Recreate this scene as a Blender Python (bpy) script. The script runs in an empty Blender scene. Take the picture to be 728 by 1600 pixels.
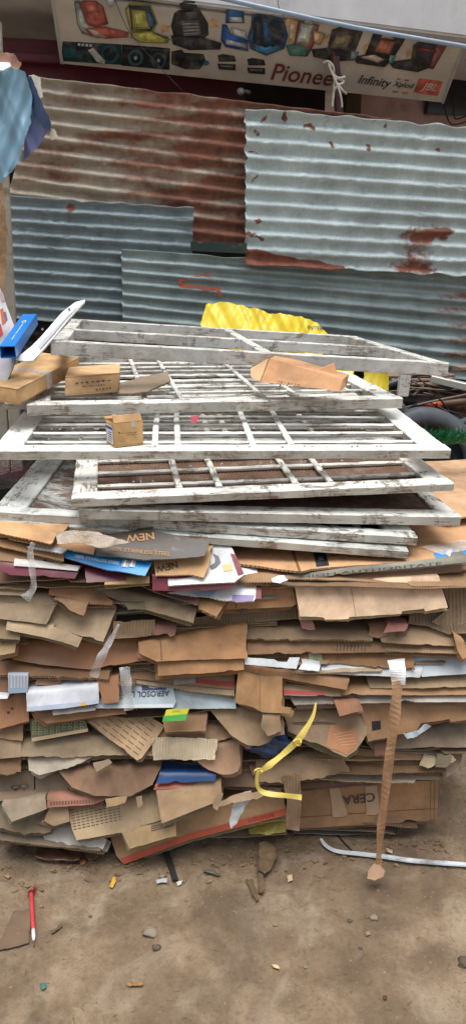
import bpy, bmesh, math, random
from mathutils import Vector, noise
from mathutils.geometry import delaunay_2d_cdt
random.seed(7)
R = math.radians
S = bpy.context.scene
COL = S.collection

# ------------------------------------------------------------------ camera
PITCH = R(17.0); FPX = 1202.0; CAMZ = 1.6
cam_d = bpy.data.cameras.new('camera'); cam = bpy.data.objects.new('camera', cam_d); COL.objects.link(cam)
cam.location = (0, 0, CAMZ); cam.rotation_euler = (R(90) - PITCH, 0, 0)
cam_d.sensor_fit = 'VERTICAL'; cam_d.angle = 2 * math.atan(800 / FPX)
cam_d.clip_start = 0.05; cam_d.clip_end = 500
S.camera = cam
S.render.resolution_x = 465; S.render.resolution_y = 1024

# ------------------------------------------------------------------ sky and sun (bright overcast)
W = bpy.data.worlds.new('World'); S.world = W; W.use_nodes = True
wn = W.node_tree.nodes; wl = W.node_tree.links
bg = wn['Background']; sky = wn.new('ShaderNodeTexSky'); sky.sky_type = 'NISHITA'; sky.sun_disc = False
SUN_EL, SUN_AZ = 85.0, 200.0
sky.sun_elevation = R(SUN_EL); sky.sun_rotation = R(SUN_AZ); sky.air_density = 1.0; sky.dust_density = 4.0; sky.ozone_density = 1.0
hs = wn.new('ShaderNodeHueSaturation'); hs.inputs['Saturation'].default_value = 0.3
wl.new(sky.outputs[0], hs.inputs['Color']); wl.new(hs.outputs[0], bg.inputs['Color'])
bg.inputs['Strength'].default_value = 0.075
sun_d = bpy.data.lights.new('sun', 'SUN'); sun = bpy.data.objects.new('sun', sun_d); COL.objects.link(sun)
sun_d.energy = 1.5; sun_d.angle = R(50); sun_d.color = (1.0, 0.97, 0.92)
az = R(SUN_AZ)
sdir = Vector((math.sin(az) * math.cos(R(SUN_EL)), math.cos(az) * math.cos(R(SUN_EL)), math.sin(R(SUN_EL))))
sun.rotation_euler = sdir.to_track_quat('Z', 'Y').to_euler(); sun.location = (0, -2, 6)
S.view_settings.view_transform = 'Standard'; S.view_settings.look = 'None'
S.view_settings.exposure = 1.08; S.view_settings.gamma = 1.0; S.view_settings.use_curve_mapping = False

# ------------------------------------------------------------------ helpers
cP, sP = math.cos(PITCH), math.sin(PITCH)
EYE = Vector((0, 0, CAMZ))
def ray(x, y):
    u = (x - 364) / FPX; v = (800 - y) / FPX
    return Vector((u, cP + sP * v, -sP + cP * v))
def at(x, y, Y):
    r = ray(x, y); return EYE + r * (Y / r.y)
def atz(x, y, z):
    r = ray(x, y); return EYE + r * ((z - CAMZ) / r.z)
def atpl(x, y, p0, n):
    r = ray(x, y); return EYE + r * ((p0 - EYE).dot(n) / r.dot(n))
def lin(c):
    return tuple((v / 12.92 if v <= 0.04045 else ((v + 0.055) / 1.055) ** 2.4) for v in [q / 255 for q in c])
def nz(*a): return noise.noise(Vector(a))
def fbm(x, y, z, o=4):
    a, s, f = 0.0, 1.0, 1.0
    for _ in range(o):
        a += s * noise.noise(Vector((x * f, y * f, z * f))); s *= 0.5; f *= 2.03
    return a

def tag(o, label=None, cat=None, group=None, kind=None):
    if label: o['label'] = label
    if cat: o['category'] = cat
    if group: o['group'] = group
    if kind: o['kind'] = kind
    return o
def empty(name, loc, label, cat, group=None):
    o = bpy.data.objects.new(name, None); COL.objects.link(o); o.location = loc; o.empty_display_size = 0.05
    o['_loc'] = 0; del o['_loc']
    return tag(o, label, cat, group)
def base_of(o):
    v = Vector((0, 0, 0))
    while o is not None: v += o.location; o = o.parent
    return v
def finish(name, vs, fs, mats, parent=None, base=None, midx=None, uvs=None, smooth=True, color=None, attr=None):
    """verts in world space -> mesh object whose origin is its base (or its parent's base)."""
    if parent is not None: b = base_of(parent); loc = Vector((0, 0, 0))
    else:
        if base is None:
            n = len(vs); b = Vector((sum(v[0] for v in vs) / n, sum(v[1] for v in vs) / n, min(v[2] for v in vs)))
        else: b = Vector(base)
        loc = b
    me = bpy.data.meshes.new(name)
    me.from_pydata([Vector(v) - b for v in vs], [], fs)
    for m in mats: me.materials.append(m)
    if midx: me.polygons.foreach_set('material_index', midx)
    if isinstance(smooth, bool): me.polygons.foreach_set('use_smooth', [smooth] * len(me.polygons))
    else: me.polygons.foreach_set('use_smooth', smooth)
    if uvs:
        ul = me.uv_layers.new(name='UVMap')
        for p in me.polygons:
            for k, li in enumerate(p.loop_indices): ul.data[li].uv = uvs[p.index][k]
    if attr:
        for an, vals in attr.items():
            a = me.attributes.new(an, 'FLOAT', 'POINT'); a.data.foreach_set('value', vals)
    me.update()
    o = bpy.data.objects.new(name, me); COL.objects.link(o); o.location = loc
    if parent is not None: o.parent = parent
    if color: o.color = (*color, 1)
    return o

# ------------------------------------------------------------------ materials
class NT:
    def __init__(s, name):
        s.m = bpy.data.materials.new(name); s.m.use_nodes = True; s.t = s.m.node_tree
        s.n = s.t.nodes; s.l = s.t.links; s.b = s.n['Principled BSDF']
    def new(s, t, **k):
        n = s.n.new(t)
        for a, v in k.items():
            if hasattr(n, a): setattr(n, a, v)
        return n
    def lk(s, a, b): s.l.new(a, b)
    def val(s, sock, v):
        if isinstance(v, (int, float, tuple, list)): sock.default_value = v
        else: s.lk(v, sock)
    def noise(s, vec, scale, detail=4, rough=0.55, dist=0.0, w=None):
        n = s.new('ShaderNodeTexNoise')
        if w is not None: n.noise_dimensions = '4D'; s.val(n.inputs['W'], w)
        n.inputs['Scale'].default_value = scale; n.inputs['Detail'].default_value = detail
        n.inputs['Roughness'].default_value = rough; n.inputs['Distortion'].default_value = dist
        if vec is not None: s.lk(vec, n.inputs['Vector'])
        return n.outputs['Fac']
    def ramp(s, fac, stops):
        n = s.new('ShaderNodeValToRGB'); e = n.color_ramp.elements
        while len(e) > 1: e.remove(e[0])
        e[0].position = stops[0][0]; c = stops[0][1]; e[0].color = c if isinstance(c, tuple) and len(c) == 4 else ((*c, 1) if isinstance(c, tuple) else (c, c, c, 1))
        for p, c in stops[1:]:
            k = e.new(p); k.color = (*c, 1) if isinstance(c, tuple) else (c, c, c, 1)
        s.lk(fac, n.inputs[0]); return n.outputs[0]
    def mix(s, fac, a, b, mode='MIX'):
        n = s.new('ShaderNodeMix', data_type='RGBA', blend_type=mode)
        s.val(n.inputs['Factor'], fac)
        for sock, v in ((n.inputs['A'], a), (n.inputs['B'], b)):
            if isinstance(v, tuple): sock.default_value = (*v, 1) if len(v) == 3 else v
            else: s.lk(v, sock)
        return n.outputs['Result']
    def math(s, op, a, b=0.0, clamp=False):
        n = s.new('ShaderNodeMath', operation=op, use_clamp=clamp)
        s.val(n.inputs[0], a); s.val(n.inputs[1], b); return n.outputs[0]
    def coords(s, out='Object', scale=None):
        tc = s.new('ShaderNodeTexCoord'); o = tc.outputs[out]
        if scale:
            m = s.new('ShaderNodeMapping'); m.inputs['Scale'].default_value = scale; s.lk(o, m.inputs['Vector']); o = m.outputs[0]
        return o
    def bump(s, h, strength=0.3, dist=0.002):
        n = s.new('ShaderNodeBump'); n.inputs['Strength'].default_value = strength; n.inputs['Distance'].default_value = dist
        s.lk(h, n.inputs['Height']); s.lk(n.outputs[0], s.b.inputs['Normal']); return n
    def out(s, color=None, rough=None, metal=None):
        if color is not None:
            if isinstance(color, tuple): s.b.inputs['Base Color'].default_value = (*color, 1)
            else: s.lk(color, s.b.inputs['Base Color'])
        if rough is not None: s.val(s.b.inputs['Roughness'], rough)
        if metal is not None: s.val(s.b.inputs['Metallic'], metal)
        return s.m

def mat_plain(name, c, rough=0.7, metal=0.0, var=0.25, scale=12, bump=0.15, dirt=None, dirt_amt=0.5):
    t = NT(name); co = t.coords()
    f = t.noise(co, scale, 5, 0.6); oi = t.new('ShaderNodeObjectInfo')
    k = t.ramp(f, [(0.3, 1 - var), (0.7, 1 + var * 0.4)])
    col = t.mix(1.0, (*c, 1), k, 'MULTIPLY')
    if dirt:
        d = t.noise(co, scale * 0.6, 6, 0.7); dm = t.ramp(d, [(0.5, 0.0), (0.68, dirt_amt)])
        col = t.mix(dm, col, dirt)
    t.bump(t.noise(co, scale * 6, 4), bump, 0.002)
    return t.out(col, rough, metal)

def mat_card(name, glossy=False):
    """paperboard face: colour of the object, soft stains, faint flute lines"""
    t = NT(name); oi = t.new('ShaderNodeObjectInfo'); uv = t.coords('UV'); ob = t.coords()
    w = t.math('MULTIPLY', oi.outputs['Random'], 37.0)
    col = oi.outputs['Color']
    k = t.ramp(t.noise(ob, 9, 5, 0.6, w=w), [(0.28, 0.6), (0.52, 1.0), (0.75, 1.18)])
    col = t.mix(1.0, col, k, 'MULTIPLY')
    st = t.ramp(t.noise(ob, 4.5, 6, 0.68, 0.6, w=w), [(0.52, 0.0), (0.7, 0.45 if not glossy else 0.2)])
    col = t.mix(st, col, lin((104, 84, 64)))
    gm = t.ramp(t.noise(ob, 2.6, 6, 0.7, 0.8, w=w), [(0.44, 0.0), (0.66, 0.58 if not glossy else 0.3)])
    col = t.mix(gm, col, lin((96, 82, 66)))
    dk = t.ramp(t.noise(ob, 17, 6, 0.75, 0.4, w=w), [(0.6, 0.0), (0.72, 0.4)])
    col = t.mix(dk, col, lin((70, 54, 40)))
    scuff = t.ramp(t.noise(ob, 38, 5, 0.7, w=w), [(0.6, 0.0), (0.74, 0.35)])
    col = t.mix(scuff, col, lin((176, 156, 132)))
    wv = t.new('ShaderNodeTexWave', wave_type='BANDS', bands_direction='X'); wv.inputs['Scale'].default_value = 45
    wv.inputs['Distortion'].default_value = 1.2; wv.inputs['Detail'].default_value = 2; wv.inputs['Detail Scale'].default_value = 0.6
    t.lk(uv, wv.inputs['Vector'])
    if not glossy:
        fl = t.ramp(wv.outputs['Fac'], [(0.0, 0.95), (1.0, 1.02)]); col = t.mix(1.0, col, fl, 'MULTIPLY')
    h = t.math('ADD', t.math('MULTIPLY', wv.outputs['Fac'], 0.0 if glossy else 0.5), t.noise(ob, 60, 5, 0.6, w=w))
    vo = t.new('ShaderNodeTexVoronoi', feature='DISTANCE_TO_EDGE'); vo.inputs['Scale'].default_value = 11
    mv = t.new('ShaderNodeMix', data_type='VECTOR'); nn_ = t.new('ShaderNodeTexNoise'); nn_.inputs['Scale'].default_value = 6; t.lk(ob, nn_.inputs['Vector']); mv.inputs['Factor'].default_value = 0.25
    t.lk(ob, mv.inputs['A']); t.lk(nn_.outputs['Color'], mv.inputs['B']); t.lk(mv.outputs['Result'], vo.inputs['Vector'])
    cr = t.ramp(vo.outputs['Distance'], [(0.0, 0.0), (0.06, 1.0)])
    h = t.math('ADD', h, t.math('MULTIPLY', cr, 0.25))
    t.bump(h, 0.26 if not glossy else 0.12, 0.0016)
    return t.out(col, 0.38 if glossy else 0.86)
def mat_card_edge():
    t = NT('carton_edge'); oi = t.new('ShaderNodeObjectInfo'); uv = t.coords('UV'); ob = t.coords()
    wv = t.new('ShaderNodeTexWave', wave_type='BANDS', bands_direction='X'); wv.inputs['Scale'].default_value = 42
    wv.inputs['Distortion'].default_value = 2.0; wv.inputs['Detail'].default_value = 2
    t.lk(uv, wv.inputs['Vector'])
    k = t.ramp(wv.outputs['Fac'], [(0.15, 0.38), (0.6, 1.0)])
    col = t.mix(1.0, t.mix(0.35, oi.outputs['Color'], lin((206, 184, 152))), k, 'MULTIPLY')
    col = t.mix(t.ramp(t.noise(ob, 20, 4, 0.6), [(0.4, 0.0), (0.7, 0.6)]), col, lin((90, 70, 50)))
    t.bump(wv.outputs['Fac'], 0.4, 0.002)
    return t.out(col, 0.95)
def mat_paint(name, worn=0.5, tone=(214, 216, 210), under=(112, 96, 80), dirt=0.4):
    """old peeling window paint; grain runs along U"""
    t = NT(name); uv = t.coords('UV', (1, 1, 1)); ob = t.coords(); oi = t.new('ShaderNodeObjectInfo')
    w = t.math('MULTIPLY', oi.outputs['Random'], 21.0)
    gr = t.coords('UV', (4, 60, 1))
    grain = t.noise(gr, 4, 5, 0.65, w=w)
    und = t.ramp(grain, [(0.3, tuple(v * 0.5 for v in lin(under))), (0.65, lin(under))])
    pm = t.math('ADD', t.noise(ob, 9, 9, 0.8, 0.8, w=w), t.math('MULTIPLY', t.math('SUBTRACT', grain, 0.5), 0.5))
    e = 0.72 - 0.22 * worn
    mask = t.ramp(pm, [(e, 0.0), (e + 0.06, 0.9)])
    pc = t.ramp(t.noise(ob, 6, 6, 0.65, w=w), [(0.3, tuple(v * (1 - dirt * 0.62) for v in lin(tone))), (0.62, lin(tone))])
    sm = t.ramp(t.noise(gr, 1.3, 5, 0.7, w=w), [(0.55, 0.0), (0.75, dirt)])
    pc = t.mix(sm, pc, lin((120, 116, 106)))
    pc = t.mix(t.ramp(t.noise(ob, 3.2, 8, 0.75, 0.6, w=w), [(0.5, 0.0), (0.68, dirt * 1.3)]), pc, lin((132, 126, 112)))
    col = t.mix(mask, pc, und)
    h = t.math('SUBTRACT', t.math('MULTIPLY', grain, 0.3), t.math('MULTIPLY', mask, 0.6))
    t.bump(h, 0.5, 0.0015)
    return t.out(col, 0.62)
def mat_iron(name, rust_c=(130, 82, 66), soft=0.26):
    """weathered galvanised sheet; 'rust' attribute gives where the rust patches are"""
    t = NT(name); ob = t.coords(); oi = t.new('ShaderNodeObjectInfo'); a = t.new('ShaderNodeAttribute', attribute_name='rust')
    gm = t.coords('Object', (3, 3, 30))
    k = t.ramp(t.noise(ob, 5, 6, 0.65), [(0.3, 0.66), (0.55, 1.0), (0.75, 1.18)])
    col = t.mix(1.0, oi.outputs['Color'], k, 'MULTIPLY')
    sc = t.ramp(t.noise(t.coords('Object', (40, 40, 6)), 3, 4, 0.6), [(0.35, 0.86), (0.7, 1.06)])
    col = t.mix(1.0, col, sc, 'MULTIPLY')
    col = t.mix(t.ramp(t.noise(ob, 26, 5, 0.7), [(0.62, 0), (0.72, 0.55)]), col, lin((196, 204, 204)))
    fine = t.noise(ob, 22, 6, 0.7)
    r = t.math('ADD', a.outputs['Fac'], t.math('MULTIPLY', t.math('SUBTRACT', fine, 0.5), 0.9))
    mask = t.ramp(r, [(0.51 - soft / 2, 0.0), (0.51 + soft / 2, 1.0)])
    rc = t.ramp(t.noise(ob, 14, 6, 0.7), [(0.3, tuple(v * 0.45 for v in lin(rust_c))), (0.5, lin(rust_c)), (0.72, lin((150, 98, 76)))])
    col = t.mix(mask, col, rc)
    t.bump(t.noise(ob, 40, 5, 0.65), 0.25, 0.002)
    ro = t.ramp(mask, [(0, 0.62), (1, 0.92)])
    me = t.ramp(mask, [(0, 0.12), (1, 0.0)])
    return t.out(col, ro, me)
def mat_film(name, c=(0.8, 0.8, 0.78), alpha=0.35, rough=0.25):
    t = NT(name); ob = t.coords()
    a = t.ramp(t.noise(ob, 30, 5, 0.7), [(0.3, alpha * 0.6), (0.7, min(1, alpha * 1.7))])
    t.lk(a, t.b.inputs['Alpha']); t.bump(t.noise(ob, 45, 3), 0.5, 0.004)
    return t.out(c, rough)
def mat_flat(name, c, rough=0.6): return mat_plain(name, c, rough, 0, 0.18, 20, 0.05)

M = {}
M['card'] = mat_card('carton_board'); M['gloss'] = mat_card('printed_board', True); M['edge'] = mat_card_edge()
M['paint0'] = mat_paint('window_paint', 0.6, (240, 242, 238), dirt=0.42); M['paint1'] = mat_paint('window_paint_worn', 0.9, (236, 236, 230), dirt=0.52)
M['paint2'] = mat_paint('window_paint_dirty', 0.85, (222, 226, 222), (104, 94, 82), dirt=0.65)
M['peel'] = mat_paint('panel_paint_peeling', 1.25, (196, 202, 200), (112, 78, 58), dirt=0.4)
M['grime'] = mat_paint('frame_paint_grimy', 0.9, (220, 220, 214), (120, 108, 100), dirt=0.5)
M['iron'] = mat_iron('galvanised_sheet')
M['iron_rusty'] = mat_iron('rusted_sheet', (124, 84, 70), soft=0.42)
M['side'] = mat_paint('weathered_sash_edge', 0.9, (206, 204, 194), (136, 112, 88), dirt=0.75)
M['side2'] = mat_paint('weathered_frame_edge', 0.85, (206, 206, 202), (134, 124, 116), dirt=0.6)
PCOL = {}
def pm(rgb, rough=0.55, var=0.18, scale=20):
    k = (tuple(rgb), rough, var)
    if k not in PCOL: PCOL[k] = mat_plain('print_%02x%02x%02x' % tuple(rgb), lin(rgb), rough, 0, var, scale, 0.05, lin((150, 142, 130)), 0.35 if var > 0.2 else 0.2)
    return PCOL[k]

# ------------------------------------------------------------------ panels: boards traced at their place in the heap
def pip(p, poly):
    x, y = p; c = False; j = len(poly) - 1
    for i in range(len(poly)):
        xi, yi = poly[i]; xj, yj = poly[j]
        if (yi > y) != (yj > y) and x < (xj - xi) * (y - yi) / (yj - yi) + xi: c = not c
        j = i
    return c
def dens(poly, step, rag, seed):
    out = []; n = len(poly)
    ccw = sum(poly[i][0] * poly[(i + 1) % n][1] - poly[(i + 1) % n][0] * poly[i][1] for i in range(n)) > 0
    for i in range(n):
        a = Vector(poly[i]); b = Vector(poly[(i + 1) % n]); L = (b - a).length; k = max(1, int(L / step))
        nn = Vector((-(b - a).y, (b - a).x)) / max(L, 1e-6)
        for q in range(k):
            p = a.lerp(b, q / k)
            if rag:
                tn = max(0.0, nz(p.x * 17, p.y * 17, seed + 31) - 0.42); p = p + nn * (0.03 * tn * (1 if rag > 0.001 else 0) * (1 if ccw else -1))
                p = p + nn * (rag * (nz(p.x * 55, p.y * 55, seed) + 0.7 * nz(p.x * 150, p.y * 150, seed + 9)))
            out.append((p.x, p.y))
    return out
def cdt(bound, step):
    area = sum(bound[i][0] * bound[(i + 1) % len(bound)][1] - bound[(i + 1) % len(bound)][0] * bound[i][1] for i in range(len(bound)))
    if area < 0: bound = bound[::-1]
    sx, sy = step
    x0 = min(p[0] for p in bound); x1 = max(p[0] for p in bound); y0 = min(p[1] for p in bound); y1 = max(p[1] for p in bound)
    pts = list(bound); nx = int((x1 - x0) / sx); ny = int((y1 - y0) / sy)
    for i in range(1, nx + 1):
        for j in range(1, ny + 1):
            p = (x0 + i * sx + (j % 2) * sx * 0.35, y0 + j * sy)
            if pip(p, bound): pts.append(p)
    r = delaunay_2d_cdt([Vector(p) for p in pts], [], [list(range(len(bound)))], 1, 1e-5)
    return [(v.x, v.y) for v in r[0]], [f for f in r[2]]
class Panel:
    cnt = 0
    def __init__(s, poly, Y, tilt=55, yaw=0, roll=None, ext=0.22, wav=0.004, crumple=0.0, flute=0.0, fp=0.009, back=-3, anchor=None, droop=0.0, fold=0.0):
        Panel.cnt += 1; s.seed = Panel.cnt * 3.17; rr = random.Random(Panel.cnt)
        yw = R(yaw); s.U = Vector((math.cos(yw), math.sin(yw), 0)); bk = Vector((-math.sin(yw), math.cos(yw), 0))
        if roll is None: roll = rr.uniform(-2, 2)
        s.V = bk * math.cos(R(tilt)) + Vector((0, 0, math.sin(R(tilt))))
        s.N = s.U.cross(s.V); s.U = (s.U * math.cos(R(roll)) + s.V * math.sin(R(roll))); s.V = s.N.cross(s.U)
        ym = max(p[1] for p in poly)
        if anchor is None: anchor = (sum(p[0] for p in poly) / len(poly), ym)
        s.O = at(anchor[0], anchor[1], Y)
        s.bk = bk * math.cos(R(back)) + Vector((0, 0, math.sin(R(back))))
        s.fold = fold; s.wav, s.crumple, s.flute, s.fp, s.droop = wav, crumple, flute, fp, droop
        s.poly = [s.uv(*p) for p in poly]; s.ext = ext
        a, b = Vector(s.poly[0]), Vector(s.poly[1]); s.a = a; e = (b - a).normalized(); s.e = e; n2 = Vector((-e.y, e.x))
        if n2.y < 0: n2 = -n2
        s.n2 = n2
    def uv(s, x, y):
        p = atpl(x, y, s.O, s.N) - s.O; return (p.dot(s.U), p.dot(s.V))
    def pos(s, u, v, off=0.0):
        p2 = Vector((u, v)); d = (p2 - s.a).dot(s.n2)
        if s.ext and d > 0:
            q = p2 - s.n2 * d; p = s.O + s.U * q.x + s.V * q.y + s.bk * d; N = (s.N * 0.4 + Vector((0, 0, 0.9))).normalized(); k = max(0.0, 1 - d / 0.1)
        else: p = s.O + s.U * u + s.V * v; N = s.N; k = 1.0
        h = s.wav * (nz(u * 7, v * 7, s.seed) + 0.15 * nz(u * 19, v * 19, s.seed + 4) + 1.6 * nz(u * 2.6, v * 2.6, s.seed + 8)) * (0.4 + 0.6 * k)
        if s.fold: h += s.fold * ((1 - 2 * abs(nz(u * 17 + v * 7, v * 1.3, s.seed))) + 0.4 * (1 - 2 * abs(nz(u * 38 - v * 14, v * 4, s.seed + 3))))
        if s.crumple: h += s.crumple * k * ((1 - abs(nz(u * 9, v * 9, s.seed + 2)) * 2) * 0.7 + (1 - abs(nz(u * 22, v * 22, s.seed + 5)) * 2) * 0.3)
        if s.flute: h += s.flute * math.sin(u * 2 * math.pi / s.fp)
        return p + N * (h + off)
    def build(s, name, color, mat='card', th=0.0045, rag=0.0011, step=0.014, parent=None, label=None, cat=None, group=None, kind=None, hole=None):
        pl = list(s.poly)
        if s.ext:
            a, b = Vector(pl[0]), Vector(pl[1]); pl = [tuple(a), tuple(a + s.n2 * s.ext), tuple(b + s.n2 * s.ext), tuple(b)] + pl[2:]
        st = (step, step)
        if s.flute: st = (s.fp / 6, 0.012)
        vs2, fs = cdt(dens(pl, step * 0.6, rag, s.seed), st)
        n = len(vs2)
        top = [s.pos(u, v) for u, v in vs2]; bot = [s.pos(u, v, -th) for u, v in vs2]
        V = top + bot; F = []; UV = []; MI = []
        ec = {}
        for f in fs:
            f = list(f)
            if len(f) == 3:
                a, b, c = f; cr = (vs2[b][0] - vs2[a][0]) * (vs2[c][1] - vs2[a][1]) - (vs2[b][1] - vs2[a][1]) * (vs2[c][0] - vs2[a][0])
                if cr < 0: f = f[::-1]
            F.append(tuple(f)); UV.append([vs2[i] for i in f]); MI.append(0)
            F.append(tuple(i + n for i in f[::-1])); UV.append([vs2[i] for i in f[::-1]]); MI.append(0)
            for i in range(len(f)): ec[(f[i], f[(i + 1) % len(f)])] = 1
        k0 = len(V); sm = [True] * len(F); L = 0.0
        for (a, b) in list(ec):
            if (b, a) in ec: continue
            q = len(V); V += [top[a], top[b], bot[b], bot[a]]
            ua = vs2[a][0] * 1.0 + vs2[a][1]; ub = vs2[b][0] + vs2[b][1]
            F.append((q + 3, q + 2, q + 1, q)); UV.append([(ua, 0), (ub, 0), (ub, th), (ua, th)]); MI.append(1); sm.append(False)
        m = M[mat] if isinstance(mat, str) else mat
        s.o = finish(name, V, F, [m, M['edge'] if mat in ('card', 'gloss') else m], parent, None, MI, UV, sm, (tuple(1.06 * (0.85 * a_ + 0.15 * b_) for a_, b_ in zip(lin(color), lin((162, 148, 128)))) if mat == 'card' else lin(color)) if color else None)
        if label: tag(s.o, label, cat, group, kind)
        return s.o
    def patch(s, poly_px, mat, name='printed_patch', off=0.0014, step=0.012, parent=None, color=None, rag=0.0):
        pl = [s.uv(*p) for p in poly_px]
        vs2, fs = cdt(dens(pl, step, rag, 1.0), (step, step))
        V = [s.pos(u, v, off) for u, v in vs2]; F = []
        for f in fs:
            a, b, c = f[:3]; cr = (vs2[b][0] - vs2[a][0]) * (vs2[c][1] - vs2[a][1]) - (vs2[b][1] - vs2[a][1]) * (vs2[c][0] - vs2[a][0])
            F.append(tuple(f if cr > 0 else f[::-1]))
        return finish(name, V, F, [mat], parent or s.o, None, None, [[vs2[i] for i in f] for f in F], True, color)
    def text(s, txt, p0, p1, hpx, mat, flip=False, off=0.0018, name='printed_text', squash=1.0, parent=None, shear=0.0):
        """lettering printed from pixel p0 to p1 (baseline), letters hpx high"""
        a = Vector(s.uv(*p0)); b = Vector(s.uv(*p1))
        if flip: a, b = b, a
        e = (b - a); L = e.length; e.normalize(); n2 = Vector((-e.y, e.x))
        hu = Vector(s.uv(p0[0], p0[1] - hpx)); H = (hu - Vector(s.uv(*p0))).length
        vs, fs = text_geo(txt)
        x0 = min(v[0] for v in vs); x1 = max(v[0] for v in vs); y0 = min(v[1] for v in vs); y1 = max(v[1] for v in vs)
        V = []
        for x, y in vs:
            q = a + e * ((x - x0) / (x1 - x0) * L + shear * (y - y0) / (y1 - y0) * H) + n2 * ((y - y0) / (y1 - y0) * H)
            V.append(s.pos(q.x, q.y, off))
        return finish(name, V, fs, [mat], parent or s.o, smooth=False)
TXT = {}
def text_geo(t):
    if t in TXT: return TXT[t]
    cu = bpy.data.curves.new('t', 'FONT'); cu.body = t; cu.resolution_u = 3; cu.offset = 0.012; ob = bpy.data.objects.new('t', cu); COL.objects.link(ob)
    dg = bpy.context.evaluated_depsgraph_get(); me = ob.evaluated_get(dg).to_mesh()
    r = ([(v.co.x, v.co.y) for v in me.vertices], [tuple(p.vertices) for p in me.polygons])
    ob.evaluated_get(dg).to_mesh_clear(); bpy.data.objects.remove(ob); bpy.data.curves.remove(cu)
    TXT[t] = r; return r

# swept solids
def tube(pts, rad, name, mats, parent=None, seg=8, color=None, flat=1.0, up=Vector((0, 0, 1)), **k):
    V = []; F = []; n = len(pts)
    for i, p in enumerate(pts):
        d = (pts[min(i + 1, n - 1)] - pts[max(i - 1, 0)]).normalized(); sd = d.cross(up)
        if sd.length < 1e-3: sd = d.cross(Vector((1, 0, 0)))
        sd.normalize(); u2 = sd.cross(d); r = rad[i] if isinstance(rad, list) else rad
        for q in range(seg):
            a = 2 * math.pi * q / seg; V.append(p + sd * (r * math.cos(a)) + u2 * (r * flat * math.sin(a)))
    for i in range(n - 1):
        for q in range(seg):
            a, b = i * seg + q, i * seg + (q + 1) % seg; F.append((a, b, b + seg, a + seg))
    F.append(tuple(range(seg))[::-1]); F.append(tuple((n - 1) * seg + q for q in range(seg)))
    return finish(name, V, F, mats, parent, color=color, **k)
def smooth_path(pts, n=6):
    out = []; m = len(pts)
    for i in range(m - 1):
        p0 = pts[max(i - 1, 0)]; p1 = pts[i]; p2 = pts[i + 1]; p3 = pts[min(i + 2, m - 1)]
        for k in range(n):
            t = k / n; out.append(0.5 * ((2 * p1) + (p2 - p0) * t + (2 * p0 - 5 * p1 + 4 * p2 - p3) * t * t + (3 * p1 - p0 - 3 * p2 + p3) * t ** 3))
    out.append(pts[-1]); return out
def ribbon(pts, wid, name, mats, wdir, parent=None, th=0.0006, **k):
    """thin strap or tape along a path; wdir(i)->width direction"""
    V = []; F = []; n = len(pts)
    for i, p in enumerate(pts):
        w = wdir(i).normalized(); d = (pts[min(i + 1, n - 1)] - pts[max(i - 1, 0)]).normalized(); nn = w.cross(d).normalized()
        ww = wid[i] if isinstance(wid, list) else wid
        V += [p - w * ww / 2, p + w * ww / 2, p + w * ww / 2 + nn * th, p - w * ww / 2 + nn * th]
    for i in range(n - 1):
        a = i * 4; b = a + 4
        for q in range(4): F.append((a + q, a + (q + 1) % 4, b + (q + 1) % 4, b + q))
    F.append((0, 3, 2, 1)); e = (n - 1) * 4; F.append((e, e + 1, e + 2, e + 3))
    return finish(name, V, F, mats, parent, smooth=False, **k)
def beam(name, O, ex, ey, ez, x0, x1, y0, y1, z0, z1, mat, parent=None, bev=0.0025, rough=0.0009, color=None, bow=0.0):
    """timber with eased, uneven arrises in a frame's own axes; runs along the longer of x and y"""
    seed = random.random() * 90
    along_x = abs(x1 - x0) >= abs(y1 - y0)
    L0, L1, a0, a1 = (x0, x1, y0, y1) if along_x else (y0, y1, x0, x1)
    n = max(3, int((L1 - L0) / 0.02)); prof = []
    b = min(bev, (a1 - a0) * 0.3, (z1 - z0) * 0.3)
    prof = [(a0 + b, z0), (a1 - b, z0), (a1, z0 + b), (a1, z1 - b), (a1 - b, z1), (a0 + b, z1), (a0, z1 - b), (a0, z0 + b)]
    V = []; F = []; UV = []
    per = [0]
    for i in range(8): per.append(per[-1] + math.dist(prof[i], prof[(i + 1) % 8]))
    P = len(prof)
    for i in range(n + 1):
        l = L0 + (L1 - L0) * i / n
        for (a, z) in prof:
            j1 = rough * (nz(l * 60, a * 90, seed) + 0.8 * nz(l * 14, z * 60, seed + 3)); j2 = rough * (nz(l * 60, z * 90, seed + 7) + 0.8 * nz(l * 14, a * 60, seed + 5)) + bow * math.sin(math.pi * i / n)
            aa, zz = a + j1, z + j2
            V.append(O + (ex * l + ey * aa if along_x else ex * aa + ey * l) + ez * zz)
    for i in range(n):
        for q in range(P):
            a, c = i * P + q, i * P + (q + 1) % P
            f = (a, c, c + P, a + P); u0 = L0 + (L1 - L0) * i / n; u1 = L0 + (L1 - L0) * (i + 1) / n
            uu = [(u0, per[q]), (u0, per[q + 1]), (u1, per[q + 1]), (u1, per[q])]
            if along_x: f = f[::-1]; uu = uu[::-1]
            F.append(f); UV.append(uu)
    c0 = tuple(range(P)); c1 = tuple(n * P + q for q in range(P))
    for c, fl in ((c0, not along_x), (c1, along_x)):
        F.append(c[::-1] if fl else c); UV.append([(0.01 * q, 0.3) for q in range(P)])
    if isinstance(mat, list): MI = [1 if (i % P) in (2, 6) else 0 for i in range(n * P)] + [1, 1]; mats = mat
    else: MI = None; mats = [mat]
    return finish(name, V, F, mats, parent, uvs=UV, smooth=False, color=color, midx=MI)
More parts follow.
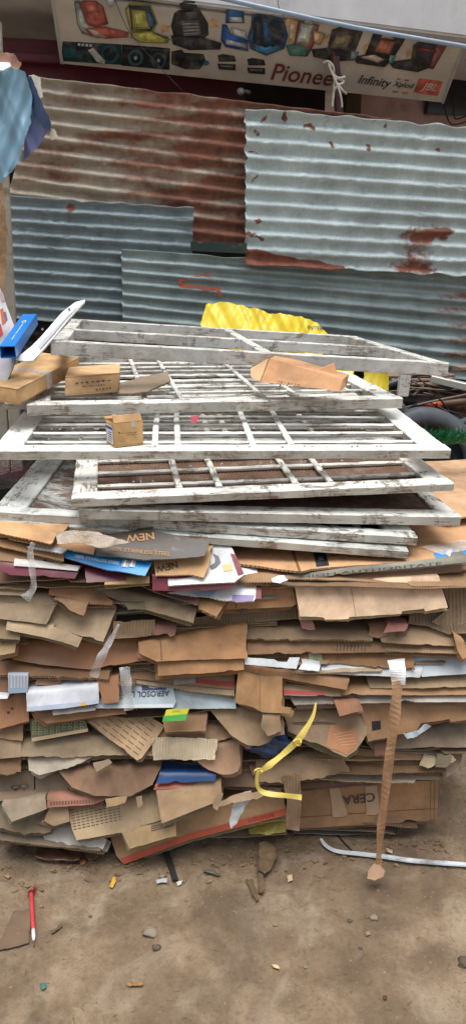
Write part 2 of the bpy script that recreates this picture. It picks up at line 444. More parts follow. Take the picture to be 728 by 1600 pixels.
def box_solid(name, O, ex, ey, ez, mat, parent=None, color=None, bev=0.003, **k):
    """closed box spanned by three edge vectors from corner O, arrises eased"""
    L = [ex.length, ey.length, ez.length]; X, Y_, Z = ex.normalized(), ey.normalized(), ez.normalized()
    bm = bmesh.new(); bmesh.ops.create_cube(bm, size=1)
    for v in bm.verts: v.co = Vector(((v.co.x + .5) * L[0], (v.co.y + .5) * L[1], (v.co.z + .5) * L[2]))
    bmesh.ops.bevel(bm, geom=bm.edges[:], offset=bev, segments=2, affect='EDGES')
    bm.verts.ensure_lookup_table()
    vs = [O + X * v.co.x + Y_ * v.co.y + Z * v.co.z for v in bm.verts]; bm.verts.index_update()
    fs = [tuple(v.index for v in f.verts) for f in bm.faces]
    if X.cross(Y_).dot(Z) < 0: fs = [f[::-1] for f in fs]
    bm.free()
    return finish(name, vs, fs, [mat] if not isinstance(mat, list) else mat, parent, smooth=False, color=color, **k)
def blob(name, c, r, mat, parent=None, amp=0.3, freq=1.4, sub=2, seed=0.0, color=None, **k):
    bm = bmesh.new(); bmesh.ops.create_icosphere(bm, subdivisions=sub, radius=1)
    vs = []
    for v in bm.verts:
        d = v.co.normalized(); s = 1 + amp * fbm(d.x * freq + seed, d.y * freq, d.z * freq, 3); vs.append(Vector(c) + Vector((d.x * r[0], d.y * r[1], d.z * r[2])) * s)
    fs = [tuple(v.index for v in f.verts) for f in bm.faces]; bm.free()
    return finish(name, vs, fs, [mat], parent, color=color, **k)
# ================================================================== THE SETTING
def mat_dirt():
    t = NT('packed_dirt'); co = t.coords()
    n1 = t.noise(co, 2.2, 7, 0.62, 0.5); n2 = t.noise(co, 9, 7, 0.68); n3 = t.noise(co, 60, 5, 0.7); n4 = t.noise(co, 5, 5, 0.6, 0.8)
    c = t.ramp(n1, [(0.3, lin((110, 91, 71))), (0.5, lin((133, 113, 90))), (0.68, lin((160, 140, 115)))])
    c = t.mix(t.ramp(n2, [(0.36, 0.55), (0.55, 0.0)]), c, lin((98, 80, 62)))
    c = t.mix(t.ramp(n4, [(0.54, 0.0), (0.72, 0.5)]), c, lin((178, 164, 142)))
    c = t.mix(t.ramp(n3, [(0.3, 0.5), (0.47, 0.0)]), c, lin((84, 68, 52)))
    c = t.mix(t.ramp(n3, [(0.62, 0.0), (0.76, 0.4)]), c, lin((188, 172, 150)))
    v = t.new('ShaderNodeTexVoronoi'); v.inputs['Scale'].default_value = 90; t.lk(co, v.inputs['Vector'])
    pv = t.ramp(v.outputs['Distance'], [(0.05, 1.0), (0.3, 0.0)])
    h = t.math('ADD', t.math('MULTIPLY', n3, 0.9), t.math('ADD', t.math('MULTIPLY', n2, 1.4), t.math('MULTIPLY', pv, 0.25)))
    n5 = t.noise(co, 140, 4, 0.75); c = t.mix(t.ramp(n5, [(0.36, 0.22), (0.5, 0.0)]), c, lin((76, 60, 46))); c = t.mix(t.ramp(n5, [(0.62, 0.0), (0.74, 0.22)]), c, lin((196, 182, 162)))
    n6 = t.noise(co, 3.6, 5, 0.6, 1.2); c = t.mix(t.ramp(n6, [(0.34, 0.65), (0.5, 0.0)]), c, lin((92, 76, 60))); c = t.mix(t.ramp(n6, [(0.55, 0.0), (0.72, 0.5)]), c, lin((182, 168, 148)))
    t.bump(t.math('ADD', h, t.math('MULTIPLY', n5, 0.6)), 0.95, 0.007)
    return t.out(c, 0.93)
M['dirt'] = mat_dirt()
def gz(x, y):
    n = math.exp(-((x / 3) ** 2 + ((y - 1.5) / 3) ** 2))
    return n * (0.016 * fbm(x * 1.6, y * 1.6, 1.0, 3) + 0.012 * fbm(x * 7, y * 7, 5.0, 4) + 0.0034 * fbm(x * 34, y * 34, 8.0, 3))
def axis(lo, hi, a, b, st):
    out = []; v = a
    while v <= b: out.append(v); v += st
    k = st; v = b
    while v < hi: k *= 1.35; v += k; out.append(min(v, hi))
    k = st; v = a
    while v > lo: k *= 1.35; v -= k; out.insert(0, max(v, lo))
    return out
gx = axis(-60, 60, -0.8, 0.9, 0.007); gy = axis(-60, 60, 1.2, 2.05, 0.007)
gv = [(x, y, gz(x, y)) for y in gy for x in gx]; nx = len(gx)
gf = [(j * nx + i, j * nx + i + 1, (j + 1) * nx + i + 1, (j + 1) * nx + i) for j in range(len(gy) - 1) for i in range(nx - 1)]
tag(finish('ground', gv, gf, [M['dirt']], base=(0, 0, 0)), kind='structure')
def gnd(x, y, dz=0.0):
    p = atz(x, y, 0.0); p.z = gz(p.x, p.y) + dz; return p

# ------------------------------------------------------------------ corrugated iron sheets of the back fence
WA = math.atan(0.2); WD = Vector((math.cos(WA), math.sin(WA), 0)); WN = Vector((math.sin(WA), -math.cos(WA), 0)); WP = Vector((-1.05, 3.85, 0))
def sstep(a, b, x):
    t = min(1, max(0, (x - a) / (b - a))); return t * t * (3 - 2 * t)
def iron_sheet(label, corners, off, ncor, color, rustf, seed, amp=0.0125, dent=0.006, jag=0.007, curl=None, ns=120, mat='iron'):
    p0 = WP + WN * off; C = [atpl(x, y, p0, WN) for x, y in corners]   # TL TR BR BL
    nt = ncor * 12; V = []; F = []; rust = []
    for j in range(nt + 1):
        t = j / nt
        for i in range(ns + 1):
            s = i / ns
            px = (corners[0][0] * (1 - s) + corners[1][0] * s) * (1 - t) + (corners[3][0] * (1 - s) + corners[2][0] * s) * t
            py = (corners[0][1] * (1 - s) + corners[1][1] * s) * (1 - t) + (corners[3][1] * (1 - s) + corners[2][1] * s) * t
            p = (C[0].lerp(C[1], s)).lerp(C[3].lerp(C[2], s), t)
            ed = min(s, 1 - s) * 40
            if ed < 1: p = p + WD * (jag * (nz(t * 18, seed, s) + 0.5 * nz(t * 60, seed, s)) * (1 - ed) * (1 if s < .5 else -1))
            et = min(t, 1 - t) * 25
            if et < 1: p = p + Vector((0, 0, jag * nz(s * 14, seed + 5, t * 0.1) * (1 - et)))
            ph = 2 * math.pi * ncor * (t + 0.0035 * fbm(s * 3, t * 6, seed, 3) + 0.0015 * nz(s * 30, t * 30, seed))
            d = amp * (1 - 0.25 * max(0, nz(s * 4, t * 4, seed + 2))) * math.cos(ph) + dent * fbm(s * 3.5, t * 3.5, seed + 1, 3)
            dn = nz(s * 16, t * 11, seed + 3)
            d += 0.006 * max(0, abs(dn) - 0.36) * 3 - 0.008 * max(0, abs(nz(s * 22, t * 26, seed + 8)) - 0.42) * 3
            if curl: d += curl(px, py)
            p = p + WN * d
            V.append(p); rust.append(rustf(px, py))
    w = ns + 1
    F = [((j + 1) * w + i, (j + 1) * w + i + 1, j * w + i + 1, j * w + i) for j in range(nt) for i in range(ns)]
    o = finish('corrugated_sheet', V, F, [M[mat]], color=lin(color), attr={'rust': rust})
    sm = o.modifiers.new('thickness', 'SOLIDIFY'); sm.thickness = 0.0016; sm.offset = -1
    return tag(o, label, 'iron sheet', 'corrugated iron sheets of the back fence')
def spot(px, py, x, y, rx, ry): return math.exp(-(((px - x) / rx) ** 2 + ((py - y) / ry) ** 2))
def r1(px, py):
    v = 0.2 + 0.54 * sstep(90, 300, px) + 0.42 * fbm(px / 110, py / 34, 3, 4) + 0.25 * spot(px, py, 110, 245, 30, 22) + 0.3 * spot(px, py, 100, 285, 25, 20) + 0.2 * spot(px, py, 110, 152, 20, 8)
    v += 0.12 * math.cos(py / 23 * 6.28)
    return min(1.0, max(0, v))
def r2(px, py):
    v = 0.08 + 0.1 * fbm(px / 70, py / 40, 7, 3)
    e = 388 + (px - 385) * 0.19 + 8 * nz(px / 28, 0, 2)
    if px < 533: v += 0.9 * sstep(e - 5, e + 4, py)
    qx = 14 * fbm(px / 22, py / 22, 2, 3); qy = 10 * fbm(px / 18, py / 18, 9, 3); px += qx; py += qy
    v += 0.62 * spot(px, py, 652, 366, 34, 13) + 0.34 * spot(px, py, 642, 398, 30, 26) + 0.4 * spot(px, py, 640, 420, 50, 9) + 0.16 * spot(px, py, 640, 380, 70, 45) + 0.5 * spot(px, py, 690, 358, 20, 8)
    for x, y, r in ((412, 183, 6), (440, 183, 9), (404, 206, 7), (399, 236, 4), (400, 276, 6), (401, 300, 4), (398, 345, 5), (399, 368, 6), (565, 226, 5), (678, 230, 8), (480, 198, 8), (592, 196, 6), (510, 224, 5)): v += 0.8 * spot(px, py, x, y, r, r * 0.8)
    if py < 205: v += 0.3 * sstep(0.0, 0.35, nz(px / 16, 3, 3))
    return min(1.0, max(0, v))
def r3(px, py): return max(0, 0.1 + 0.14 * fbm(px / 60, py / 40, 11, 3) + 0.75 * spot(px, py, 107, 324, 9, 9) + 0.5 * spot(px, py, 105, 342, 6, 8))
def r4(px, py):
    v = 0.1 + 0.1 * fbm(px / 60, py / 40, 13, 3) + 0.36 * sstep(615, 700, px) * sstep(425, 470, py) * (0.75 + 0.5 * math.cos(py / 23 * 6.28)) + 0.3 * spot(px, py, 245, 390, 14, 4)
    return min(1, max(0, v))
s1 = iron_sheet('rust brown corrugated iron sheet with pale left end, topmost below the car seat sign', [(62, 121), (612, 186), (612, 425), (2, 345)], 0.0, 10, (172, 162, 146), r1, 1.0, mat='iron_rusty')
s3 = iron_sheet('dull blue grey corrugated sheet at the left with a bent upper right corner', [(13, 306), (301, 325), (303, 520), (26, 498)], 0.035, 10, (136, 152, 158), r3, 2.0,
                curl=lambda x, y: 0.03 * sstep(275, 301, x) * sstep(362, 330, y))
s4 = iron_sheet('grey corrugated sheet low in the fence with an orange painted mark', [(190, 389), (775, 432), (775, 600), (192, 530)], 0.065, 8, (154, 170, 171), r4, 3.0)
s2 = iron_sheet('pale silver corrugated sheet at the upper right with a rusted torn lower corner', [(384, 170), (775, 203), (775, 434), (383, 414)], 0.105, 10, (190, 205, 207), r2, 4.0, jag=0.012,
                curl=lambda x, y: 0.035 * sstep(415, 385, x) * sstep(200, 172, y) * -1 + 0.02 * sstep(405, 383, x) * sstep(385, 414, y) + 0.012 * sstep(186, 172, y))
iron_sheet('rusty corrugated sheet coloured dark as shade, low behind the scrap at the foot of the fence', [(30, 494), (790, 560), (790, 1010), (30, 905)], -0.03, 18, (46, 42, 40), lambda x, y: 0.35 + 0.3 * fbm(x / 70, y / 60, 17, 3), 6.0, ns=60)  # rust pattern over a base colour darkened to paint in the gap's shade
# orange stroke painted on the lower sheet
def stroke(o, pts, wpx, mat, off, name='paint_mark'):
    p0 = WP + WN * (off + 0.013)
    for a, b in zip(pts[:-1], pts[1:]):
        P = [atpl(a[0], a[1] - wpx / 2, p0, WN), atpl(b[0], b[1] - wpx / 2, p0, WN), atpl(b[0], b[1] + wpx / 2, p0, WN), atpl(a[0], a[1] + wpx / 2, p0, WN)]
    n = 40; V = []; F = []
    for k in range(n + 1):
        q = k / n * (len(pts) - 1); i = min(int(q), len(pts) - 2); f = q - i
        x = pts[i][0] * (1 - f) + pts[i + 1][0] * f; y = pts[i][1] * (1 - f) + pts[i + 1][1] * f
        for sg in (-0.5, 0.5):
            dx = pts[i + 1][0] - pts[i][0]; dy = pts[i + 1][1] - pts[i][1]; L = math.hypot(dx, dy)
            yy = y + dx / L * wpx * sg * (1 + 0.5 * nz(k * 0.7, sg, 1)); xx = x - dy / L * wpx * sg
            V.append(atpl(xx, yy, p0, WN))
    for k in range(n): F.append((2 * k, 2 * k + 1, 2 * k + 3, 2 * k + 2))
    return finish(name, V, F, [mat], o)
M['orange_spray'] = mat_film('orange_spray_paint', lin((214, 92, 50)), 0.55, 0.8)
stroke(s4, [(330, 430), (282, 437), (282, 446), (340, 452), (346, 462)], 6, M['orange_spray'], 0.065)
# dark painted board showing in the gap between sheets
pb = Panel([(298, 377), (386, 380), (386, 396), (298, 392)], 3.9, 90, math.degrees(WA), 0, ext=0, wav=0.002)
pb.build('painted_board', (28, 52, 48), mat='gloss', th=0.01, label='narrow dark green board seen in the gap between rusty and grey sheets', cat='board')

# ------------------------------------------------------------------ shop behind: slab, lintel, walls
M['white_plaster'] = mat_plain('white_plaster', lin((214, 217, 222)), 0.8, 0, 0.15, 6, 0.1, lin((150, 148, 142)), 0.4)
M['pink_plaster'] = mat_plain('pink_plaster', lin((196, 168, 166)), 0.85, 0, 0.2, 8, 0.15, lin((120, 104, 100)), 0.6)
M['maroon_paint'] = mat_plain('maroon_paint', lin((106, 36, 54)), 0.5, 0, 0.3, 5, 0.1, lin((60, 36, 40)), 0.6)
M['dark_wall'] = mat_plain('dark_shop_wall', lin((62, 56, 50)), 0.8, 0, 0.4, 5, 0.2)
M['shutter'] = mat_plain('brown_shutter', lin((96, 84, 66)), 0.6, 0, 0.3, 7, 0.2, lin((52, 44, 36)), 0.7)
shop = empty('shop_building', (0, 4.9, 0), 'maroon and pink shop front with white slab overhead behind the fence', 'building')
UP = Vector((0, 0, 1)); BK = -WN
def wbox(name, x0, x1, d0, d1, z0, z1, mat, parent, tiltz=0.0, bev=0.01):
    """box in the fence's axes: x along the fence, d metres behind its plane"""
    O = WP + Vector((1.05, 0.21, 0)) + WD * x0 + BK * d0 + UP * z0
    return box_solid(name, O, WD * (x1 - x0) + UP * tiltz * (x1 - x0), BK * (d1 - d0), UP * (z1 - z0), mat, parent, bev=bev)
wbox('slab', -1.9, 3.2, -0.02, 3.6, 2.87, 3.3, M['white_plaster'], shop, -0.05)
wbox('wall', -3.0, 0.85, 1.25, 1.4, 0.0, 2.9, M['dark_wall'], shop)
wbox('wall', 0.86, 3.2, 0.75, 0.95, 0.0, 2.9, M['pink_plaster'], shop)
wbox('lintel', -2.6, 0.15, 0.42, 0.55, 2.42, 2.72, M['maroon_paint'], shop)
wbox('lintel_lip', -2.6, 0.15, 0.34, 0.42, 2.60, 2.635, M['maroon_paint'], shop, bev=0.004)
wbox('counter_rail', 0.1, 0.9, 0.5, 0.62, 2.32, 2.45, M['dark_wall'], shop)
wbox('door_post', 0.74, 0.84, 0.55, 0.7, 0.0, 2.62, M['shutter'], shop)
for k in range(7):
    wbox('shutter_slat', -3.0, -0.72, 0.9, 0.93, 2.50 + 0.09 * k, 2.583 + 0.09 * k, M['shutter'], shop, bev=0.008)
M['window_dark'] = mat_plain('dark_glass', (0.01, 0.012, 0.015), 0.15, 0, 0.2, 3, 0.02)
wbox('window', 1.30, 2.2, 0.70, 0.75, 2.52, 3.0, M['window_dark'], shop, bev=0.004)

# ------------------------------------------------------------------ the shop sign, leaning out under the slab
BL_, BR_ = (96, 99), (690, 160)
nh = Vector((0.19, -0.98, 0)).normalized()
pBR = at(690, 160, 4.55); aYaw = WA
class Sign(Panel): pass
sg = Panel([(80, -6), (728, 60), (690, 160), (96, 99)], 4.55, 90 - 42 + 180 - 180, math.degrees(WA), 0, ext=0, wav=0.0, anchor=(690, 160))
# lean out: the upper edge is nearer than the lower one
bkv = Vector((-math.sin(WA), math.cos(WA), 0))
sg.V = (-bkv * math.sin(R(42)) + UP * math.cos(R(42))); sg.U = Vector((math.cos(WA), math.sin(WA), 0)); sg.N = sg.U.cross(sg.V)
# follow the sag of the frame along its length
q = atpl(96, 99, sg.O, sg.N) - sg.O; ang = math.atan2(q.dot(sg.V), q.dot(sg.U) * -1) * -1
sg.U, sg.V = (sg.U * math.cos(ang) + sg.V * math.sin(ang)).normalized(), None
sg.V = sg.N.cross(sg.U)
sg.poly = [sg.uv(*p) for p in [(80, -6), (728, 60), (690, 160), (96, 99)]]
sg.a = Vector((0, 1e6)); sg.n2 = Vector((0, 1))
M['sign_vinyl'] = mat_plain('faded_sign_vinyl', lin((196, 188, 176)), 0.5, 0, 0.25, 5, 0.05, lin((140, 128, 112)), 0.5)
SIGN = sg.build('shop_sign', None, mat=M['sign_vinyl'], th=0.03, rag=0.0, step=0.08, label='long leaning shop sign printed with car seats and audio brand lettering', cat='sign')
def sprint(name, items, off=0.002):
    """one printed picture on the sign: list of (polygon, colour)"""
    root = None
    V = []; F = []; MI = []; mats = []
    if name == 'seat_picture':
        ext_ = []
        for poly, c in items:
            ext_.append((poly, tuple(int(v * 0.72) for v in c)))
            cx = sum(p[0] for p in poly) / len(poly); cy = sum(p[1] for p in poly) / len(poly)
            ext_.append(([(cx + (x - cx) * 0.82 - 0.6, cy + (y - cy) * 0.82 - 0.8) for x, y in poly], c))
            ext_.append(([(cx + (x - cx) * 0.42 - 2.0, cy + (y - cy) * 0.5 - 2.0) for x, y in poly], tuple(min(255, int(v * 1.22 + 8)) for v in c)))
        items = ext_
    for k, (poly, c) in enumerate(items):
        m = pm(c, 0.5, 0.6, 26)
        if m not in mats: mats.append(m)
        pl = [sg.uv(*p) for p in poly]
        vs2, fs = cdt(dens(pl, 0.05, 0, 1), (0.09, 0.09)); b = len(V)
        V += [sg.pos(u, v, off + 0.0003 * k) for u, v in vs2]
        for f in fs:
            a, bb, cc = f[:3]; cr = (vs2[bb][0] - vs2[a][0]) * (vs2[cc][1] - vs2[a][1]) - (vs2[bb][1] - vs2[a][1]) * (vs2[cc][0] - vs2[a][0])
            F.append(tuple(b + i for i in (f if cr > 0 else f[::-1]))); MI.append(mats.index(m))
    return finish(name, V, F, mats, SIGN, None, MI, smooth=False)
def circ(x, y, rx, ry, n=14): return [(x + rx * math.cos(6.283 * k / n), y + ry * math.sin(6.283 * k / n)) for k in range(n)]
RED, YEL, BLK, GRY = (178, 84, 72), (176, 172, 84), (38, 38, 44), (120, 120, 124)
sprint('seat_picture', [([(116, 1), (125, 0), (137, 42), (152, 46), (146, 58), (128, 52), (121, 38)], (150, 158, 156)), ([(123, 4), (130, 0), (150, 0), (162, 9), (170, 37), (152, 43), (137, 39)], RED), ([(133, 44), (165, 41), (202, 50), (200, 58), (165, 60), (140, 54)], RED), ([(136, 44), (150, 46), (170, 58), (150, 59)], (190, 160, 150)), ([(131, 8), (150, 6), (156, 18), (135, 20)], (190, 100, 84))])
sprint('seat_picture', [([(195, 14), (203, 3), (236, 6), (247, 36), (240, 50), (205, 52), (200, 36)], YEL), ([(201, 7), (234, 9), (244, 36), (236, 48), (206, 46)], (40, 44, 62)), ([(205, 14), (228, 16), (235, 44), (208, 46)], YEL), ([(230, 12), (240, 28), (240, 42), (233, 40)], (58, 110, 150)), ([(204, 50), (238, 48), (266, 60), (262, 67), (220, 66), (204, 58)], YEL), ([(236, 49), (264, 57), (258, 60)], (60, 60, 40))])
sprint('seat_picture', [([(280, 6), (288, 1), (304, 2), (309, 11), (302, 15), (283, 14)], BLK), ([(272, 20), (280, 15), (312, 14), (325, 36), (326, 54), (318, 60), (272, 58), (267, 40)], BLK), ([(283, 32), (311, 31), (314, 54), (287, 56)], (140, 140, 142))] + [([(284, 34 + 5 * k), (312, 33 + 5 * k), (312, 34 + 5 * k), (284, 35.5 + 5 * k)], (80, 80, 84)) for k in range(4)] + [([(267, 54), (320, 58), (346, 66), (344, 76), (296, 77), (270, 68)], BLK), ([(286, 17), (308, 16), (310, 28), (286, 29)], (72, 72, 78))])
sprint('seat_picture', [([(354, 11), (380, 12), (382, 36), (352, 36)], (40, 92, 150)), ([(358, 26), (378, 27), (380, 35), (358, 34)], (190, 196, 196)), ([(347, 37), (354, 38), (361, 52), (387, 62), (388, 80), (352, 73), (345, 62)], (34, 78, 148)), ([(360, 42), (384, 48), (386, 60), (364, 54)], (186, 192, 194)), ([(352, 60), (384, 68), (384, 74), (352, 68)], (170, 180, 190))])
sprint('seat_picture', [([(393, 24), (404, 20), (418, 20), (444, 31), (450, 55), (444, 76), (416, 87), (390, 76), (386, 58), (392, 40)], (36, 96, 150)), ([(397, 26), (415, 23), (440, 34), (444, 55), (436, 72), (416, 78), (396, 70), (394, 50)], (28, 40, 58)), ([(410, 26), (420, 26), (424, 70), (412, 70)], (40, 80, 116)), ([(396, 68), (416, 76), (438, 70), (436, 78), (416, 84), (396, 78)], (60, 132, 176)), ([(400, 34), (408, 32), (410, 60), (400, 58)], (52, 56, 66))])
sprint('seat_picture', [([(454, 24), (466, 32), (460, 70), (448, 76)], (196, 170, 140)), ([(466, 32), (499, 38), (490, 70), (480, 88), (458, 74)], (160, 84, 78)), ([(470, 34), (490, 38), (482, 70), (462, 68)], (186, 196, 186)), ([(446, 70), (466, 68), (484, 78), (478, 88), (452, 86)], (74, 134, 128)), ([(476, 28), (490, 31), (488, 38), (473, 36)], (170, 176, 170))])
sprint('seat_picture', [([(540, 29), (566, 31), (561, 45), (538, 42)], BLK), ([(518, 46), (535, 40), (568, 46), (553, 84), (510, 78)], BLK), ([(524, 54), (551, 54), (542, 76), (516, 74)], (124, 112, 90)), ([(486, 76), (512, 74), (549, 84), (552, 94), (520, 95), (489, 88)], BLK), ([(548, 78), (560, 80), (556, 92), (547, 92)], (120, 156, 160)), ([(488, 46), (508, 52), (500, 70), (490, 66)], (200, 168, 130))])
sprint('seat_picture', [([(604, 39), (627, 42), (625, 52), (602, 49)], (160, 66, 62)), ([(583, 50), (604, 48), (633, 60), (612, 94), (570, 84)], BLK), ([(594, 61), (617, 65), (608, 84), (583, 80)], (184, 116, 88)), ([(596, 52), (616, 54), (614, 61), (594, 59)], (186, 160, 150)), ([(550, 88), (572, 84), (610, 94), (600, 104), (556, 98)], BLK), ([(560, 88), (584, 84), (600, 92), (590, 97)], (196, 180, 162)), ([(608, 84), (618, 86), (612, 98), (606, 98)], (96, 140, 140))])
sprint('seat_picture', [([(673, 42), (694, 45), (690, 57), (668, 54)], BLK), ([(645, 70), (664, 56), (698, 70), (676, 108), (640, 98)], (44, 40, 50)), ([(684, 64), (698, 70), (676, 108), (670, 104)], (130, 70, 70)), ([(606, 96), (644, 91), (668, 106), (652, 112), (614, 106)], BLK), ([(650, 74), (682, 78), (680, 82), (648, 79)], (110, 50, 54))])
for (x, y) in ((258, 44), (334, 36), (452, 34), (508, 58), (574, 74), (640, 82)):
    sprint('leaf_picture', [([(x - 7, y), (x - 2, y - 7), (x + 2, y - 3), (x + 8, y - 5), (x + 5, y + 2), (x + 9, y + 6), (x, y + 5), (x - 5, y + 8)], (206, 160, 112))])
sprint('dashboard_picture', [([(98, 64), (190, 69), (191, 101), (97, 95)], (22, 54, 62)), ([(118, 65), (148, 67), (150, 80), (118, 78)], (16, 26, 32)), ([(100, 74), (120, 76), (120, 90), (100, 88)], (30, 90, 96)), (circ(172, 84, 14, 15), (30, 84, 92)), (circ(172, 84, 10, 11), (18, 40, 48)), ([(138, 78), (146, 74), (164, 94), (164, 100), (152, 96)], (198, 202, 200))] + [([(122 + 6 * k, 67 + .4 * k), (126 + 6 * k, 67 + .4 * k), (126 + 6 * k, 71 + .4 * k), (122 + 6 * k, 71 + .4 * k)], (190, 200, 200)) for k in range(4)])
sprint('stereo_picture', [([(191, 69), (266, 75), (265, 109), (190, 102)], (20, 30, 36)), (circ(212, 90, 12, 13), (60, 96, 104)), (circ(212, 90, 8, 9), (22, 34, 40)), (circ(248, 94, 12, 13), (60, 96, 104)), (circ(248, 94, 8, 9), (22, 34, 40)), (circ(212, 90, 2.5, 3), (160, 180, 184)), (circ(248, 94, 2.5, 3), (160, 180, 184)), ([(194, 72), (262, 77), (262, 80), (194, 75)], (58, 70, 74))])
sprint('amplifier_picture', [([(268, 80), (284, 77), (288, 82), (318, 84), (322, 96), (312, 108), (290, 108), (268, 100)], (34, 40, 42)), ([(296, 84), (316, 86), (318, 94), (298, 93)], (52, 66, 66)), (circ(322, 98, 5, 4), (60, 120, 120)), ([(276, 88), (292, 90), (292, 100), (276, 98)], (22, 24, 26))])
for (x, y) in ((340, 84), (386, 90)):
    sprint('speaker_picture', [([(x, y + 2), (x + 8, y), (x + 26, y + 3), (x + 29, y + 12), (x + 2, y + 12)], (40, 44, 44)), ([(x, y + 15), (x + 28, y + 16), (x + 28, y + 26), (x + 2, y + 24)], (34, 36, 38)), ([(x + 4, y + 17), (x + 24, y + 18), (x + 24, y + 21), (x + 4, y + 20)], (110, 112, 110))])
sg.text('Pioneer', (422, 124), (531, 136), 26, pm((112, 50, 56)), off=0.004, shear=0.12)
sg.text('Infinity', (556, 133), (604, 140), 17, pm((40, 40, 44)), off=0.004, shear=0.2)
sg.text('Xplod', (611, 136), (641, 140), 10, pm((30, 30, 34)), off=0.004, shear=0.25)
sprint('logo_mark', [([(620, 122), (626, 122.5), (625, 125), (619, 124.5)], (200, 120, 104)), ([(632, 123.5), (639, 124), (638, 127), (631, 126)], (200, 120, 104)), ([(613, 141), (622, 142), (621, 145), (612, 144)], (200, 120, 104)), ([(628, 142.5), (637, 143.5), (636, 147), (627, 146)], (200, 120, 104))])
lgb = sprint('logo_block', [([(655, 122), (691, 127), (683, 150), (645, 144)], (206, 96, 82))])
sg.text('JBL', (654, 142), (676, 145), 14, pm((214, 190, 176)), off=0.006, shear=0.3, parent=lgb)
for nm, pl in (('sign_edge', [(79, -6), (84, -6), (100, 100), (95, 99)]), ('sign_edge', [(689, 161), (726, 60), (729, 60), (692, 162)])):
    sg.patch(pl, pm((168, 168, 164)), nm, 0.004, 0.1)

# ------------------------------------------------------------------ cable, bulb, post with rope, wires
M['cable'] = mat_plain('grey_blue_pipe', lin((150, 172, 196)), 0.35, 0, 0.2, 8, 0.05)
pts = smooth_path([at(290, -16, 3.72), at(420, 14, 3.75), at(560, 44, 3.8), at(740, 75, 3.86)], 10)
tag(tube(pts, 0.0095, 'overhead_cable', [M['cable']]), 'thick pale blue cable slanting in front of the car seat sign', 'cable')
M['post_steel'] = mat_plain('maroon_steel', lin((98, 66, 66)), 0.6, 0, 0.3, 12, 0.2, lin((70, 50, 44)), 0.6)
PP0 = at(531, 200, 4.28); PP1 = at(523, 84, 4.28)
fp = empty('fence_post', (PP0.x, PP0.y, 0), 'short maroon steel post bound with white rope above the silver sheet', 'post')
d = (PP1 - PP0).normalized(); w = WD
foot = PP0 - d * 1.6
box_solid('angle_leg', foot - w * 0.022, w * 0.044, BK * 0.006, (PP1 - foot), M['post_steel'], fp, bev=0.001)
box_solid('angle_leg', foot - w * 0.022 + WN * 0.034, w * 0.006, BK * 0.033, (PP1 - foot), M['post_steel'], fp, bev=0.001)
M['rope'] = mat_plain('white_rope', lin((206, 202, 192)), 0.9, 0, 0.3, 40, 0.5)
rp = [at(505, 99, 4.200), at(512, 96, 4.180), at(520, 104, 4.190), at(522, 118, 4.200), at(530, 122, 4.190), at(538, 120, 4.230), at(530, 117, 4.330), at(521, 121, 4.230), at(526, 130, 4.190), at(535, 142, 4.200), at(540, 146, 4.250), at(528, 140, 4.330), at(519, 150, 4.230), at(526, 135, 4.185), at(537, 128, 4.210), at(524, 124, 4.190), at(521, 145, 4.195), at(519, 168, 4.200)]
tag(tube(smooth_path(rp, 6), 0.006, 'rope', [M['rope']], seg=7), 'white rope knotted round the maroon post top', 'rope')
tag(tube(smooth_path([at(512, 95, 4.185), at(516, 108, 4.180), at(524, 126, 4.180), at(532, 150, 4.185), at(534, 168, 4.190)], 6), 0.005, 'rope', [M['rope']], seg=7), 'loose rope end hanging down the front of the maroon post', 'rope')
M['black_wire'] = mat_plain('black_wire', (0.012, 0.012, 0.013), 0.6)
for k, (pp, lb) in enumerate([([(690, 150), (697, 180), (705, 194), (722, 192), (735, 185)], 'thin black wire looping on the pink wall nearest the silver sheet'), ([(712, 150), (708, 170), (712, 186), (735, 178)], 'short black wire bending right on the pink wall')]):
    tag(tube(smooth_path([at(x, y, 4.72) for x, y in pp], 6), 0.004, 'wire', [M['black_wire']], seg=6), lb, 'wire')
for pp, lb in (([(180, -8), (184, 10), (210, 60), (285, 142)], 'thin wire hanging in front of the red and yellow seat pictures'), ([(440, -10), (434, 6), (445, 30)], 'short thin wire hanging before the blue seat picture')):
    tag(tube(smooth_path([at(x, y, 3.95) for x, y in pp], 6), 0.0016, 'wire', [M['black_wire']], seg=5), lb, 'wire')
M['alu_dark'] = mat_plain('dull_metal_cap', lin((130, 128, 124)), 0.5, 0.4)
M['glass_bulb'] = mat_plain('milky_bulb', lin((150, 158, 162)), 0.15)
b = empty('light_bulb', at(173, 8, 3.95), 'small unlit white bulb hanging above the red seat picture', 'bulb')
blob('bulb_glass', at(173, 3, 3.95), (0.017, 0.017, 0.02), M['glass_bulb'], b, amp=0)
tube([at(173, -3, 3.95), at(173, -14, 3.95)], 0.009, 'bulb_cap', [M['post_steel']], b)
b = empty('light_bulb', at(376, 146, 4.3), 'small bulb lying on the ledge under the sign', 'bulb')
blob('bulb_glass', at(376, 143, 4.3), (0.02, 0.02, 0.018), M['glass_bulb'], b, amp=0.02)
tube([at(382, 143, 4.31), at(390, 144, 4.33)], 0.010, 'bulb_cap', [M['alu_dark']], b)
